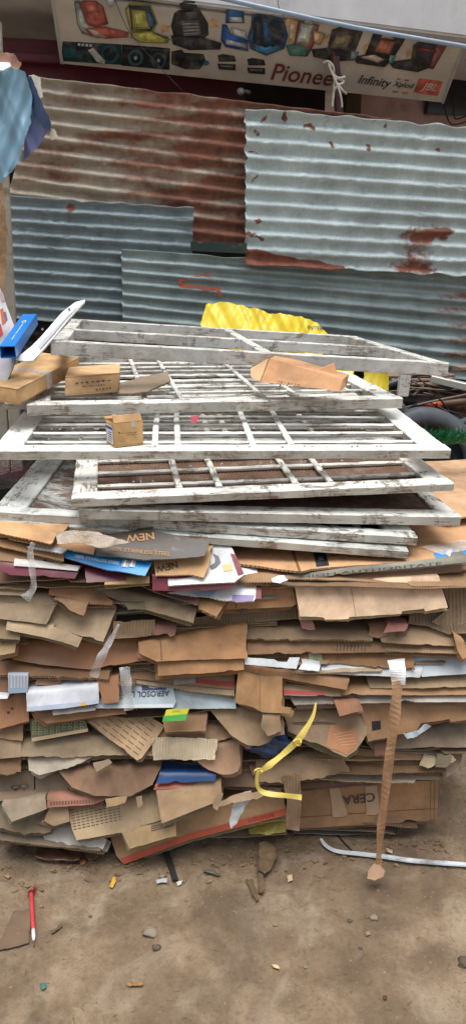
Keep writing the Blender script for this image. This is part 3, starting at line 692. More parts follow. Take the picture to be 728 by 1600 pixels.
# ================================================================== OLD WINDOW SASHES ON TOP OF THE HEAP
class Sash:
    def __init__(s, label, FL, Yl, FR, Yr, D, rise, th, mat, stile=0.06, rail=0.055, bars=(), cross=(), bar_w=0.014, bar_th=0.02, cross_w=0.018, backrail=True, group='old window sashes stacked on the cardboard'):
        a = at(FL[0], FL[1], Yl); b = at(FR[0], FR[1], Yr)
        s.ex = (b - a).normalized(); h = Vector((-s.ex.y, s.ex.x, 0)).normalized()
        ey = h * math.cos(R(rise)) + UP * math.sin(R(rise)); s.ey = (ey - s.ex * ey.dot(s.ex)).normalized(); s.ez = s.ex.cross(s.ey)
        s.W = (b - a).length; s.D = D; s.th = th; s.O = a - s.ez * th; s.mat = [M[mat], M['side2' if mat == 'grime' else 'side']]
        c = s.O + s.ex * s.W / 2 + s.ey * D / 2
        s.root = empty('window_sash', c, label, 'window sash', group)
        s.part('rail', 0, s.W, 0, rail, 0, th)
        if backrail: s.part('rail', 0, s.W, D - rail, D, 0, th)
        s.part('stile', 0.0, stile, rail, D - rail, 0.0008, th - 0.0012)
        s.part('stile', s.W - stile, s.W, rail, D - rail, 0.0008, th - 0.0012)
        zc = th * 0.55
        for y in bars: s.part('muntin', stile, s.W - stile, y - bar_w / 2, y + bar_w / 2, zc - bar_th / 2, zc + bar_th / 2, bev=0.004, bow=random.uniform(-.003, .003))
        for x in cross: s.part('muntin', x - cross_w / 2, x + cross_w / 2, rail, D - rail, zc + bar_th / 2 - 0.006, zc + bar_th / 2 + 0.006, bev=0.003)
    def part(s, n, x0, x1, y0, y1, z0, z1, mat=None, bev=0.003, bow=0.0, rough=0.0011):
        return beam(n, s.O, s.ex, s.ey, s.ez, x0, x1, y0, y1, z0, z1, M[mat] if mat else s.mat, s.root, bev, rough, bow=bow)
    def sheet(s, name, x0, x1, y0, y1, z, mat, wav=0.002, n=40, th=0.004, flute=0.0, fp=0.012):
        V = []; F = []; UV = []; ny = max(4, int(n * (y1 - y0) / (x1 - x0)))
        if flute: n = int((x1 - x0) / fp * 5)
        for k in (0, 1):
            for j in range(ny + 1):
                for i in range(n + 1):
                    x = x0 + (x1 - x0) * i / n; y = y0 + (y1 - y0) * j / ny
                    V.append(s.O + s.ex * x + s.ey * y + s.ez * (z - k * th + wav * nz(x * 8, y * 8, z * 50) + flute * math.sin(6.283 * x / fp)))
        w = n + 1; m = w * (ny + 1)
        for j in range(ny):
            for i in range(n):
                q = (j * w + i, j * w + i + 1, (j + 1) * w + i + 1, (j + 1) * w + i); F.append(q); F.append(tuple(m + k for k in q[::-1]))
        ring = [i for i in range(w)] + [j * w + n for j in range(1, ny + 1)] + [ny * w + i for i in range(n - 1, -1, -1)] + [j * w for j in range(ny - 1, 0, -1)]
        for a, b in zip(ring, ring[1:] + ring[:1]): F.append((a, m + a, m + b, b))
        L = [((v - s.O).dot(s.ex), (v - s.O).dot(s.ey)) for v in V]
        return finish(name, V, F, [mat], s.root, uvs=[[L[i] for i in f] for f in F])
M['brown_board'] = mat_plain('brown_fibre_board', lin((122, 94, 74)), 0.85, 0, 0.3, 9, 0.4, lin((70, 54, 44)), 0.6)
M['mesh_board'] = mat_plain('brown_ribbed_board', lin((116, 88, 70)), 0.9, 0, 0.35, 14, 0.4, lin((160, 148, 136)), 0.5)
def spread(a, d, n): return [a + d * k for k in range(n)]
# lowest two, thin and grey
f = Sash('lowest thin grey sash of the stack, its right end over the brown carton', (-26, 812), 1.97, (638, 861), 1.97, 1.0, 1.5, 0.024, 'paint2', 0.06, 0.05, cross=(0.45, 0.8))
e = Sash('grey sash with peeling brown panels second from the bottom of the stack', (-14, 798), 1.98, (652, 839), 2.0, 1.0, 1.5, 0.026, 'paint2', 0.085, 0.05)
e.sheet('panel', 0.083, 0.36, 0.048, 0.95, 0.013, M['peel'], th=0.006)
e.sheet('panel', 0.42, e.W - 0.083, 0.048, 0.95, 0.010, M['window_dark'], th=0.004)
e.part('stile', 0.36, 0.42, 0.05, 0.95, 0.001, 0.0245)
for k in range(9): e.part('slat', 0.5 + k * 0.062, 0.522 + k * 0.062, 0.05, 0.95, 0.012, 0.017, bev=0.002)
d = Sash('narrow pale sash holding a brown ribbed board, right end farthest out', (124, 796), 1.93, (720, 807), 2.07, 0.8, 3.0, 0.029, 'paint1', 0.055, 0.055)
d.sheet('panel', 0.053, d.W - 0.053, 0.053, 0.75, 0.02, M['mesh_board'], flute=0.0012, fp=0.011, th=0.004)
c = Sash('white sash with glazing bars over brown mesh, third sash below the small box', (112, 780), 1.92, (709, 755), 2.08, 0.72, 4.0, 0.024, 'paint1', 0.065, 0.055, bars=(0.12, 0.235, 0.35, 0.46), cross=(0.285, 0.395, 0.61, 0.71), bar_w=0.016, bar_th=0.012)
c.sheet('panel', 0.063, c.W - 0.063, 0.053, 0.67, 0.005, M['mesh_board'], flute=0.0012, fp=0.011, th=0.004)
b2 = Sash('widest white sash with thin bars carrying the small open box', (-14, 704), 2.04, (704, 702), 2.14, 0.95, 3.0, 0.027, 'paint0', 0.075, 0.06, bars=spread(0.12, 0.105, 8), cross=(0.44, 0.505, 0.72, 0.83), bar_w=0.014, bar_th=0.014)
b3 = Sash('grimy thin sash showing through the bars of the widest sash', (24, 692), 2.33, (640, 687), 2.44, 0.9, 2.6, 0.02, 'grime', 0.05, 0.045, bars=spread(0.09, 0.115, 7), cross=(0.28, 0.6, 0.66, 0.95), bar_w=0.013, bar_th=0.01)
a2 = Sash('dirty white slatted sash showing at the far left under the brown box', (8, 630), 2.5, (560, 618), 2.64, 0.85, 2.5, 0.022, 'grime', 0.06, 0.05, bars=spread(0.1, 0.105, 7), bar_w=0.02, bar_th=0.012)
a1 = Sash('white sash with many thin glazing bars carrying brown cartons under the top frame', (42, 632), 2.29, (629, 622), 2.50, 1.1, 2.2, 0.034, 'paint1', 0.065, 0.05, bars=spread(0.10, 0.118, 8), cross=(0.36, 0.475, 0.745, 0.86), bar_w=0.015, bar_th=0.012, cross_w=0.016)
t1 = Sash('heavy grey white frame lying on the very top with four openings', (80, 532), 2.42, (701, 567), 2.6, 1.08, 0.6, 0.044, 'grime', 0.045, 0.042)
t1.part('rail', 0.045, t1.W - 0.045, 0.52, 0.56, 0.004, 0.042)
t1.part('mullion', t1.W * 0.52, t1.W * 0.52 + 0.035, 0.042, 0.52, 0.006, 0.040)
t1.part('mullion', t1.W * 0.52, t1.W * 0.52 + 0.035, 0.56, 1.038, 0.006, 0.040)
t1.part('bracket', t1.W - 0.16, t1.W - 0.125, 0.002, 0.022, -0.075, -0.001)
# dirt, flakes and scraps lying on the bars
M['grit'] = mat_plain('grey_grit', lin((168, 166, 160)), 0.9, 0, 0.4, 30, 0.4)
def grit_on(s, n, seed, parentlabel):
    rr = random.Random(seed); V = []; F = []
    for k in range(n):
        y = rr.choice([0.03, 0.13, 0.26, 0.39]) + rr.uniform(-0.006, 0.006); x = rr.uniform(0.08, s.W - 0.08); r = rr.uniform(0.0015, 0.005)
        cc = s.O + s.ex * x + s.ey * y + s.ez * (s.th * 0.55 + 0.006 + r * 0.4 if y > 0.06 else s.th + r * 0.3); b0 = len(V)
        for dx, dy, dz in ((1, 0, 0), (0, 1, 0), (-1, 0, 0), (0, -1, 0), (0, 0, .8)):
            V.append(cc + Vector((dx, dy, dz)) * r * rr.uniform(.6, 1.4))
        F += [(b0, b0 + 1, b0 + 4), (b0 + 1, b0 + 2, b0 + 4), (b0 + 2, b0 + 3, b0 + 4), (b0 + 3, b0, b0 + 4), (b0 + 3, b0 + 2, b0 + 1, b0)]
    o = finish('paint_flakes', V, F, [M['grit']], s.root, smooth=False); o['kind'] = 'stuff'
grit_on(b2, 150, 3, ''); grit_on(c, 90, 4, ''); grit_on(a1, 60, 6, '')

# ------------------------------------------------------------------ cartons lying on the sashes
def zt(s, px, py, lift=0.0):
    """point on the top plane of a sash under a pixel"""
    return atpl(px, py, s.O + s.ez * (s.th + lift), s.ez)
CB = (196, 150, 104)
def carton_box(name, label, O, ex, ey, ez, color, group=None, th=0.004):
    root = empty(name, O + (ex + ey) * 0.5, label, 'carton', group)
    nx_, ny_, nz_ = ex.normalized(), ey.normalized(), ez.normalized()
    k = dict(mat=M['card'], parent=root, color=lin(color), bev=0.0012)
    def side(n, o, a, b_, c_): return box_solid(n, o, a, b_, c_, M['card'], root, color=lin(color), bev=0.0012)
    side('bottom', O, ex, ey, nz_ * th)
    side('side', O + nz_ * th, ex, ny_ * th, ez - nz_ * th); side('side', O + ey - ny_ * th + nz_ * th, ex, ny_ * th, ez - nz_ * th)
    side('end', O + ny_ * th + nz_ * th, nx_ * th, ey - ny_ * 2 * th, ez - nz_ * th); side('end', O + ex - nx_ * th + ny_ * th + nz_ * th, nx_ * th, ey - ny_ * 2 * th, ez - nz_ * th)
    return root
def ink(p_, a_, b_, h_, n_):
    """a line of print too small to read"""
    for k in range(n_):
        t0 = (k + 0.1 * nz(k * 2.3, h_, 1)) / n_; t1 = t0 + (0.62 + 0.25 * nz(k * 1.7, h_, 5)) / n_
        x0, y0 = a_[0] + (b_[0] - a_[0]) * t0, a_[1] + (b_[1] - a_[1]) * t0; x1, y1 = a_[0] + (b_[0] - a_[0]) * t1, a_[1] + (b_[1] - a_[1]) * t1
        hh = h_ * (0.7 + 0.5 * nz(k * 3.1, h_, 9))
        p_.patch([(x0, y0 - hh / 2), (x1, y1 - hh / 2), (x1, y1 + hh / 2), (x0, y0 + hh / 2)], pm((74, 60, 50)), 'small_print', 0.0016, 0.05)
# long flat box, far left
p = zt(a1, -35, 636, 0.002); q = zt(a1, 36, 622, 0.002)
fl = [at(-40, 640, 2.16), at(50, 632, 2.2), at(122, 584, 2.42)]
ex = (at(125, 580, 2.66) - at(30, 633, 2.24)); ez = UP * 0.043
O = at(30, 633, 2.24); ey = Vector((-0.14, 0.07, 0.01))
rb = carton_box('flat_carton', 'long flat tan carton with clear tape lying at the left edge', O, ex, ey, ez + Vector((0, 0, 0)), (226, 182, 128))
box_solid('lid', O + UP * 0.0435, ex, ey, UP * 0.003, M['card'], rb, color=lin((226, 182, 128)), bev=0.001)
M['tape'] = mat_film('clear_tape', (0.85, 0.85, 0.83), 0.3, 0.15)
M['tape_brown'] = mat_film('brown_tape', lin((150, 108, 72)), 0.75, 0.3)
nrm = ex.cross(UP).normalized()
if nrm.y > 0: nrm = -nrm
box_solid('tape', O + ex * 0.42 + nrm * 0.0025 + UP * 0.0, ex.normalized() * 0.035, nrm * -0.0012, UP * 0.0475, M['tape'], rb, bev=0.0003)
box_solid('tape', O + ex * 0.42 + UP * 0.0468, ex.normalized() * 0.035, ey * 0.9, UP * 0.0012, M['tape'], rb, bev=0.0003)
# box printed with small writing
O = zt(a1, 102, 619, 0.004); ex = zt(a1, 187, 612, 0.004) - O; ey = Vector((-0.02, 0.16, 0.012)); ez = Vector((0, 0.02, 0.055))
rb = carton_box('printed_carton', 'tan carton with small black print beside the long flat carton', O, ex, ey, ez, (226, 182, 134))
box_solid('lid', O + ez + UP * 0.0005, ex, ey, Vector((0, 0, 0.003)), M['card'], rb, color=lin((230, 188, 140)), bev=0.001)
fpn = Panel([(103, 588), (188, 582), (186, 613), (103, 619)], 2.0, 70, 0, 0, ext=0, wav=0)
fpn.O = O - Vector((0, 0.003, 0)); fpn.U = ex.normalized(); fpn.N = ex.cross(ez).normalized(); fpn.V = fpn.N.cross(fpn.U); fpn.o = rb; fpn.a = Vector((0, 1e6)); fpn.n2 = Vector((0, 1))
ink(fpn, (118, 599), (176, 594), 3, 7); ink(fpn, (128, 604), (166, 601), 2.2, 9); ink(fpn, (150, 609), (176, 606), 3, 5)
# weathered board scrap
ps = Panel([(188, 600), (262, 580), (267, 596), (232, 616), (188, 620)], 2.42, 14, 0, 0, ext=0, wav=0.01)
ps.build('wood_scrap', (150, 132, 112), mat='card', th=0.006, rag=0.003, label='grey weathered board scrap between the two tan cartons', cat='board scrap')
# torn brown carton with open end at right
def hexa(name, bot, top, parent, color):
    V = bot + top; F = [(3, 2, 1, 0), (4, 5, 6, 7)] + [(k, (k + 1) % 4, 4 + (k + 1) % 4, 4 + k) for k in range(4)]
    return finish(name, V, F, [M['card']], parent, smooth=False, color=lin(color), uvs=[[(V[q].x, V[q].z) for q in f_] for f_ in F])
dy = Vector((0.03, 0.075, 0.006)); A_, B_, C_, D_ = at(407, 597, 2.42), at(531, 611, 2.35), at(421, 560, 2.47), at(535, 593, 2.38)
rb = empty('torn_carton', A_ + dy * 0.5, 'brown tapering carton with a raised end flap lying right of centre on the sashes', 'carton')
hexa('body', [A_, B_, B_ + dy, A_ + dy], [C_, D_, D_ + dy, C_ + dy], rb, (208, 156, 112))
e0, e1 = at(392, 589, 2.45), at(391, 576, 2.47); g_ = (A_ - e0) * 0.06
hexa('end_flap', [e0, A_ - g_, A_ - g_ + dy * .9, e0 + dy * .9], [e1, C_ - g_ * 1.4, C_ - g_ * 1.4 + dy * .9, e1 + dy * .9], rb, (224, 182, 140))
q0, q1, q2, q3 = at(494, 580, 2.44), at(529, 593, 2.42), at(522, 568, 2.45), at(515, 570, 2.45)
tb = Vector((0.0, 0.004, 0.001)); hexa('raised_flap', [q0, q1, q1 + tb, q0 + tb], [q3, q2, q2 + tb, q3 + tb], rb, (196, 142, 98))
q1, q2 = at(535, 593, 2.378), at(541, 603, 2.375); q3 = at(532, 611, 2.348); hexa('tuck_flap', [q3, q2, q2 + tb, q3 + tb], [D_ + Vector((.001, -.001, 0)), q1 + Vector((.003, 0, 0)), q1 + tb + Vector((.003, 0, 0)), D_ + tb], rb, (208, 158, 112))
fpn.O = A_ + Vector((0, -0.002, 0)); fpn.U = (B_ - A_).normalized(); fpn.N = (B_ - A_).cross(C_ - A_).normalized(); fpn.V = fpn.N.cross(fpn.U); fpn.o = rb
ink(fpn, (434, 596), (470, 602), 2.4, 7); ink(fpn, (432, 600), (462, 605), 2.4, 6)
# small open box with label
O = zt(b2, 166, 697, 0.002); ex = zt(b2, 222, 698, 0.002) - O; ex = Vector((math.cos(R(27)), math.sin(R(27)), 0)) * 0.086; ey = Vector((-math.sin(R(27)), math.cos(R(27)), 0.0)) * 0.07; ez = UP * 0.066
O = zt(b2, 179, 699, 0.003)
rb = carton_box('small_open_box', 'small tan box with open lid and side label standing on the widest sash', O, ex, ey, ez, (222, 180, 122))
box_solid('lid_flap', O + ez + ex * 0.02 + UP * 0.0006, ex * 0.96, ey.normalized() * 0.012 + UP * 0.02, ey.normalized() * 0.003, M['card'], rb, color=lin((212, 168, 118)), bev=0.001)
box_solid('lid_flap', O + ez + ey * 0.94 + UP * 0.0006, ex, ey.normalized() * 0.02 + UP * 0.004, UP * 0.003, M['card'], rb, color=lin((206, 160, 110)), bev=0.001)
slb = box_solid('side_label', O + ey * 0.1 + UP * 0.008 - ex.normalized() * 0.0014, ey * 0.75, UP * 0.048, ex.normalized() * 0.0012, pm((214, 218, 226)), rb, bev=0.0003)
box_solid('label_band', O + ey * 0.12 + UP * 0.046 - ex.normalized() * 0.0022, ey * 0.7, UP * 0.008, ex.normalized() * 0.0007, pm((60, 74, 130)), slb, bev=0.0002)
for k in range(5): box_solid('label_line', O + ey * 0.18 + UP * (0.013 + k * 0.006) - ex.normalized() * 0.0022, ey * (0.5 - 0.05 * (k % 3)), UP * 0.0018, ex.normalized() * 0.0007, pm((60, 60, 80)), slb, bev=0.0001)
box_solid('tape', O + ex * 0.58 + UP * 0.052 - ey.normalized() * 0.0016, ex * 0.16, ey.normalized() * 0.001, UP * 0.015, pm((200, 196, 186)), rb, bev=0.0003)
fpn.O = O - Vector((0, 0.0012, 0)); fpn.U = ex.normalized(); fpn.N = ex.cross(ez).normalized(); fpn.V = fpn.N.cross(fpn.U); fpn.o = rb
ink(fpn, (190, 677), (214, 675.5), 1.8, 8); ink(fpn, (199, 679.5), (215, 678.5), 1.3, 7); fpn.patch(circ(186.5, 676.3, 1.3, 1.5, 8), pm((50, 40, 34)), 'ink_dot', 0.0016)
pr = Panel([(298, 652), (312, 650), (308, 660), (300, 663)], 2.3, 20, 0, 0, ext=0, wav=0.006)
pr.build('paper_scrap', (170, 40, 66), mat='gloss', th=0.001, label='tiny crimson scrap caught on the bars right of the small box', cat='paper scrap')
# ================================================================== THE CARDBOARD HEAP
# squeezed inner layers: each one flattened carton, wavy, with an uneven front edge
GI = 'inner layers of the cardboard heap'
rl = random.Random(11)
TONES = [(160, 126, 92), (150, 122, 94), (172, 136, 100), (140, 112, 86), (128, 100, 76), (164, 144, 118), (120, 92, 68), (150, 130, 106), (186, 172, 150), (192, 164, 128), (110, 90, 72), (178, 176, 170)]
def layer_wave(x, z): return 0.026 * nz(x * 1.7, z * 2.0, 3.3) + 0.004 * nz(x * 5, z * 5, 8.1)
def inner_layer(z, x0, x1, yf, depth, color, th, droop, seed, sag=0.0):
    nx_ = max(10, int((x1 - x0) / 0.011)); ny_ = 7; V = []; F = []; UV = []; MI = []
    ys = [0, 0.02, 0.05, 0.09, 0.15, 0.3, 0.6, 1.0]
    def P(i, j, k):
        x = x0 + (x1 - x0) * i / nx_; fy = yf + 0.03 * nz(x * 2, seed, 1) + 0.004 * nz(x * 14, seed, 2) + 0.0025 * nz(x * 60, seed, 3) - 0.02 * (1 if nz(x * 2.2, seed, 7) > 0.12 else 0)
        y = fy + ys[j] * depth; t = max(0, 1 - (y - fy) / 0.13)
        zz = z + layer_wave(x, z) + 0.009 * nz(x * 1.6, seed, 11) - droop * t * t * (0.6 + 0.5 * nz(x * 4, seed, 5)) + 0.0025 * nz(x * 22, y * 22, seed) - sag * ((x - x0) / (x1 - x0))
        return Vector((x, y, max(0.002 + gz(x, y) + (0.0 if k else th), zz - (th if k else 0))))
    w = nx_ + 1; m = w * (ny_ + 1)
    for k in (0, 1):
        for j in range(ny_ + 1):
            for i in range(w): V.append(P(i, j, k))
    def add(f, uv, mi): F.append(f); UV.append(uv); MI.append(mi)
    for j in range(ny_):
        for i in range(nx_):
            q = (j * w + i, j * w + i + 1, (j + 1) * w + i + 1, (j + 1) * w + i); u = [(V[v].x, V[v].y) for v in q]
            add(q, u, 0); add(tuple(m + v for v in q[::-1]), u[::-1], 0)
    ring = [(i, i + 1) for i in range(nx_)] + [(j * w + nx_, (j + 1) * w + nx_) for j in range(ny_)] + [((j + 1) * w, j * w) for j in range(ny_)] + [(ny_ * w + i + 1, ny_ * w + i) for i in range(nx_)]
    sm = [True] * len(F)
    for a, b in ring:
        q = len(V); V.extend([V[a], V[m + a], V[m + b], V[b]]); ua = V[a].x + V[a].y; ub = V[b].x + V[b].y
        add((q, q + 1, q + 2, q + 3), [(ua, 0), (ua, th), (ub, th), (ub, 0)], 1); sm.append(False)
    o = finish('flattened_carton', V, F, [M['card'], M['edge']], None, None, MI, UV, sm, lin(color))
    return tag(o, 'thin flattened brown carton squeezed between the big panels of the heap', 'flattened carton', GI)
z = 0.012
while z < 0.85:
    t = z / 0.85
    xr = 0.50 + 0.18 * sstep(0.15, 0.5, t) + rl.uniform(-0.04, 0.05)
    cuts = [-0.82 + rl.uniform(-0.05, 0.05)]
    if z < 0.215: cuts.append(0.16)
    elif 0.66 < z < 0.815: cuts.append(0.12)
    elif rl.random() < 0.75: cuts.append(rl.uniform(-0.3, 0.25))
    cuts.append(xr)
    for a, b in zip(cuts[:-1], cuts[1:]):
        dark = 0.80 + 0.2 * t + rl.uniform(-0.28, 0.24)
        cc = tuple(min(255, int(v * dark)) for v in rl.choice(TONES))
        inner_layer(z + rl.uniform(-.003, .003), a + rl.uniform(0, .03), b, (0.075 if z < 0.215 and a > 0.1 else (0.035 if z < 0.2 else 0.0)) + (0.06 if 0.66 < z < 0.815 and a > 0.1 else 0.0) + 1.945 + rl.choice([rl.uniform(-0.06, 0.03), rl.uniform(-0.02, 0.11)]) - 0.045 * (1 - t), 1.05 + rl.uniform(-.1, .1), cc, rl.choice([0.0022, 0.003, 0.0035, 0.0055]), rl.uniform(0, 0.028), rl.random() * 50)
    z += rl.uniform(0.007, 0.0115)

# pieces that show: (name, label, polygon from its top-left, front distance, tilt, colour, options)
T = []
def add(label, poly, Y, tilt, color, name='flattened_carton', cat='flattened carton', **k): T.append((name, label, poly, Y, tilt, color, cat, k))
BR, TAN, GT, PK = (164, 122, 84), (196, 154, 108), (172, 150, 122), (230, 196, 164)
# --- big sheets on top of the heap
add('large tan carton spread flat under the right end of the sashes', [(300, 742), (790, 742), (790, 866), (728, 870), (600, 880), (486, 889), (470, 893), (375, 882)], 1.92, 1.5, (200, 152, 108), ext=0, wav=0.006, anchor=(486, 889), th=0.006, key='top')
add('pinkish tan carton lying flat behind the large tan one at the right edge', [(590, 722), (790, 716), (790, 802), (700, 812), (590, 790)], 2.25, 1.5, (214, 170, 130), ext=0, wav=0.008, th=0.005, anchor=(700, 812))
add('tan carton panel at the left end under the grey sashes', [(-8, 816), (102, 830), (80, 852), (33, 841), (-8, 832)], 1.87, 22, (206, 158, 108))
add('tan carton slip beneath the crumpled brown film', [(88, 842), (150, 854), (147, 866), (78, 853)], 1.875, 24, (190, 146, 104))
add('narrow grey white board edge above the maroon box', [(52, 850), (104, 860), (97, 865), (42, 854)], 1.87, 22, (198, 200, 204), mat='gloss')
add('long tan carton lip above the maroon box at the left', [(-8, 842), (100, 866), (100, 876), (43, 863), (-8, 853)], 1.872, 28, (186, 142, 100))
add('dark brown carton lip just above the maroon box', [(-8, 855), (70, 868), (66, 878), (-8, 875)], 1.885, 26, (150, 112, 78))
add('maroon box panel with white upper face at the left edge', [(-6, 873), (126, 889), (117, 904), (17, 898), (-6, 888)], 1.865, 52, (112, 42, 62), mat='gloss', name='printed_box_panel', key='maroon')
add('black carton panel lettered 100% STAINLESS STEEL in gold', [(150, 846), (238, 828), (328, 846), (320, 868), (226, 875), (150, 868)], 1.86, 26, (66, 60, 54), mat='gloss', name='printed_box_panel', key='black')
add('bright blue carton panel lettered 100% STAINLESS STEEL', [(103, 860), (238, 879), (227, 901), (167, 891), (101, 871)], 1.84, 34, (20, 142, 214), mat='gloss', name='printed_box_panel', key='blue')
add('small maroon board under the blue panel', [(133, 888), (197, 897), (197, 906), (135, 910)], 1.855, 40, (108, 48, 64), mat='gloss', name='printed_box_panel')
add('short tan flap below the blue panel', [(165, 902), (234, 899), (233, 909), (163, 913)], 1.85, 36, (212, 164, 108))
add('tan board with dark cut letters beneath the black panel', [(240, 872), (332, 858), (326, 886), (318, 903), (300, 898), (243, 899)], 1.85, 30, (206, 160, 110), key='cutout')
add('white carton printed with a grey pan handle and maroon edge', [(318, 848), (362, 856), (382, 899), (366, 911), (263, 916), (263, 901), (322, 899)], 1.843, 24, (222, 224, 226), mat='gloss', name='printed_box_panel', key='white1')
add('maroon carton side running below the white pan carton', [(238, 895), (372, 908), (360, 920), (300, 924), (238, 922)], 1.846, 60, (120, 42, 60), mat='gloss', name='printed_box_panel')
add('second white carton with lilac lower edge and maroon side', [(368, 888), (402, 890), (404, 924), (396, 939), (370, 941), (262, 925), (300, 920), (372, 908)], 1.85, 30, (218, 222, 226), mat='gloss', name='printed_box_panel', key='white2')
add('dark maroon board edge running down below the white cartons', [(203, 896), (262, 915), (312, 936), (308, 946), (245, 925), (200, 905)], 1.848, 30, (84, 54, 54), mat='gloss', name='printed_box_panel')
add('grey and green lettered board edge under the large tan carton', [(440, 901), (728, 871), (728, 879), (560, 895), (440, 908)], 1.905, 55, (128, 128, 116), mat='card', key='green', ext=0.02)
add('ragged red brown carton edge under the lettered board', [(420, 908), (728, 881), (728, 890), (600, 901), (424, 918)], 1.90, 34, (150, 108, 82), rag=0.004, th=0.009)
add('big pinkish tan flap hanging plainly below the large tan carton', [(460, 912), (685, 899), (699, 949), (664, 955), (662, 951), (628, 955), (626, 959), (546, 964), (544, 967), (508, 968), (505, 964), (468, 963)], 1.86, 58, PK, key='bigflap', wav=0.002)
add('brown carton block left of the big pinkish flap', [(300, 908), (452, 894), (463, 944), (455, 948), (368, 952), (330, 953)], 1.89, 56, (172, 124, 82), key='block')
# --- second band
add('grey tan carton lip below the maroon box at the far left', [(-8, 903), (44, 915), (46, 931), (-8, 928)], 1.88, 40, (150, 134, 112))
add('torn grey tan carton sheet with ragged lower edge at the far left', [(-8, 926), (122, 936), (90, 942), (73, 976), (37, 971), (-8, 966)], 1.85, 46, (178, 156, 126))
add('grey tan carton sheet sloping down to the tape wisp', [(88, 942), (182, 952), (162, 1003), (150, 1000), (100, 986), (74, 973)], 1.84, 48, (180, 156, 124))
add('long torn strip of grey tan carton on the left', [(12, 971), (84, 979), (129, 996), (122, 1011), (98, 1003), (70, 996), (10, 984)], 1.825, 55, (186, 162, 130))
add('dull carton corner tucked under the torn strip at the left edge', [(-8, 966), (33, 988), (31, 1000), (-8, 997)], 1.845, 50, (150, 128, 100))
add('brown rounded carton lip beside the hanging tape', [(80, 902), (140, 914), (176, 938), (176, 944), (135, 943), (77, 929)], 1.87, 26, (168, 118, 82), key='round')
add('torn brown carton scrap curling under the rounded lip', [(84, 936), (139, 942), (131, 962), (118, 957), (108, 951)], 1.845, 50, (142, 108, 76), crumple=0.006, rag=0.004)
add('long grey carton sheet slanting down to the centre', [(143, 910), (308, 951), (302, 973), (243, 957), (192, 940), (138, 921)], 1.845, 40, (160, 138, 108), key='slant')
add('tan carton corner with thick corrugated ends below the white cartons', [(308, 938), (353, 939), (338, 964), (310, 950)], 1.84, 38, (190, 142, 92), th=0.01)
add('row of upright corrugated flutes left of centre', [(178, 971), (242, 968), (244, 994), (176, 998)], 1.87, 70, (150, 124, 94), flute=0.0022, fp=0.0085, ext=0.0)
add('dark corrugated flute strip under the brown block', [(243, 970), (466, 947), (467, 966), (350, 978), (243, 992)], 1.905, 68, (134, 110, 84), flute=0.0022, fp=0.0085, ext=0.0)
add('curled grey corrugated stack at the right edge', [(684, 902), (760, 890), (760, 960), (700, 985), (672, 972), (700, 950)], 1.9, 60, (150, 128, 100), flute=0.002, fp=0.010, ext=0.0, crumple=0.012)
add('folded corrugated bundle end at the right edge below the curl', [(640, 958), (740, 950), (740, 990), (700, 992), (668, 980), (636, 974)], 1.89, 50, (128, 106, 82), flute=0.002, fp=0.009, ext=0.0, crumple=0.012)
# --- third band
add('shiny brown carton drum lying above the torn layers at left', [(26, 1003), (238, 996), (234, 1031), (140, 1046), (62, 1038), (20, 1030)], 1.865, 50, (160, 112, 74), mat='gloss', wav=0.008)
add('tan carton flap with neat folds in the centre', [(216, 1004), (386, 976), (387, 1029), (300, 1031), (246, 1034), (218, 1021)], 1.84, 55, (182, 132, 86), key='fold')
add('second tan flap folded under the neat one', [(246, 1033), (381, 1029), (381, 1047), (330, 1051), (247, 1056)], 1.835, 62, (180, 130, 86))
add('thick torn brown carton edge along the left', [(-8, 1040), (172, 1048), (170, 1060), (-8, 1054)], 1.85, 30, (138, 98, 64), rag=0.005, th=0.012)
add('pale carton end block at the far left edge', [(-8, 1008), (26, 1007), (24, 1020), (-8, 1026)], 1.84, 50, (170, 140, 104))
add('grey brown carton edge below the big pinkish flap', [(385, 979), (584, 988), (582, 1001), (385, 998)], 1.885, 34, (152, 126, 98), th=0.008, rag=0.003)
add('dull tan carton edge at the right below the curled stack', [(588, 983), (714, 983), (712, 1009), (640, 1006), (596, 1003)], 1.87, 36, (172, 144, 110))
add('torn tan curl hanging at the right edge', [(708, 990), (724, 1000), (734, 1026), (722, 1030), (714, 1016)], 1.84, 65, (186, 140, 96))
add('brown carton edge marked with short black strokes', [(386, 1002), (612, 1004), (612, 1019), (500, 1020), (386, 1023)], 1.875, 38, (166, 126, 88), key='strokes')
add('thin tan carton edge at the right above the grey panel', [(600, 1006), (736, 1011), (736, 1024), (602, 1016)], 1.865, 32, (170, 138, 104))
add('rough torn brown carton under the marked edge', [(464, 1021), (642, 1017), (647, 1046), (580, 1042), (520, 1037), (458, 1033)], 1.868, 40, (158, 110, 66), rag=0.006, crumple=0.006)
add('pale grey board panel at the right edge', [(638, 1022), (740, 1017), (740, 1052), (659, 1057)], 1.86, 44, (176, 186, 192), mat='gloss', name='printed_box_panel')
add('long white board strip beside the pale grey panel', [(500, 1041), (662, 1040), (656, 1058), (560, 1055), (504, 1053)], 1.855, 46, (208, 214, 218), mat='gloss', name='printed_box_panel')
add('white board with a notched upper edge in the centre', [(382, 1027), (428, 1030), (434, 1034), (448, 1034), (452, 1027), (468, 1027), (463, 1045), (382, 1038)], 1.84, 55, (210, 216, 220), mat='gloss', ext=0.0, name='printed_box_panel')
add('small white board corner right of the notched one', [(472, 1037), (500, 1040), (498, 1049), (466, 1046)], 1.842, 50, (212, 218, 222), mat='gloss', name='printed_box_panel')
add('long brown wedge of folded carton in the centre', [(380, 1037), (546, 1061), (541, 1078), (380, 1048)], 1.835, 55, (160, 112, 72), th=0.008)
add('grey tan carton edge across the brown tape', [(574, 1059), (740, 1058), (740, 1072), (660, 1075), (578, 1073)], 1.855, 36, (172, 146, 116))
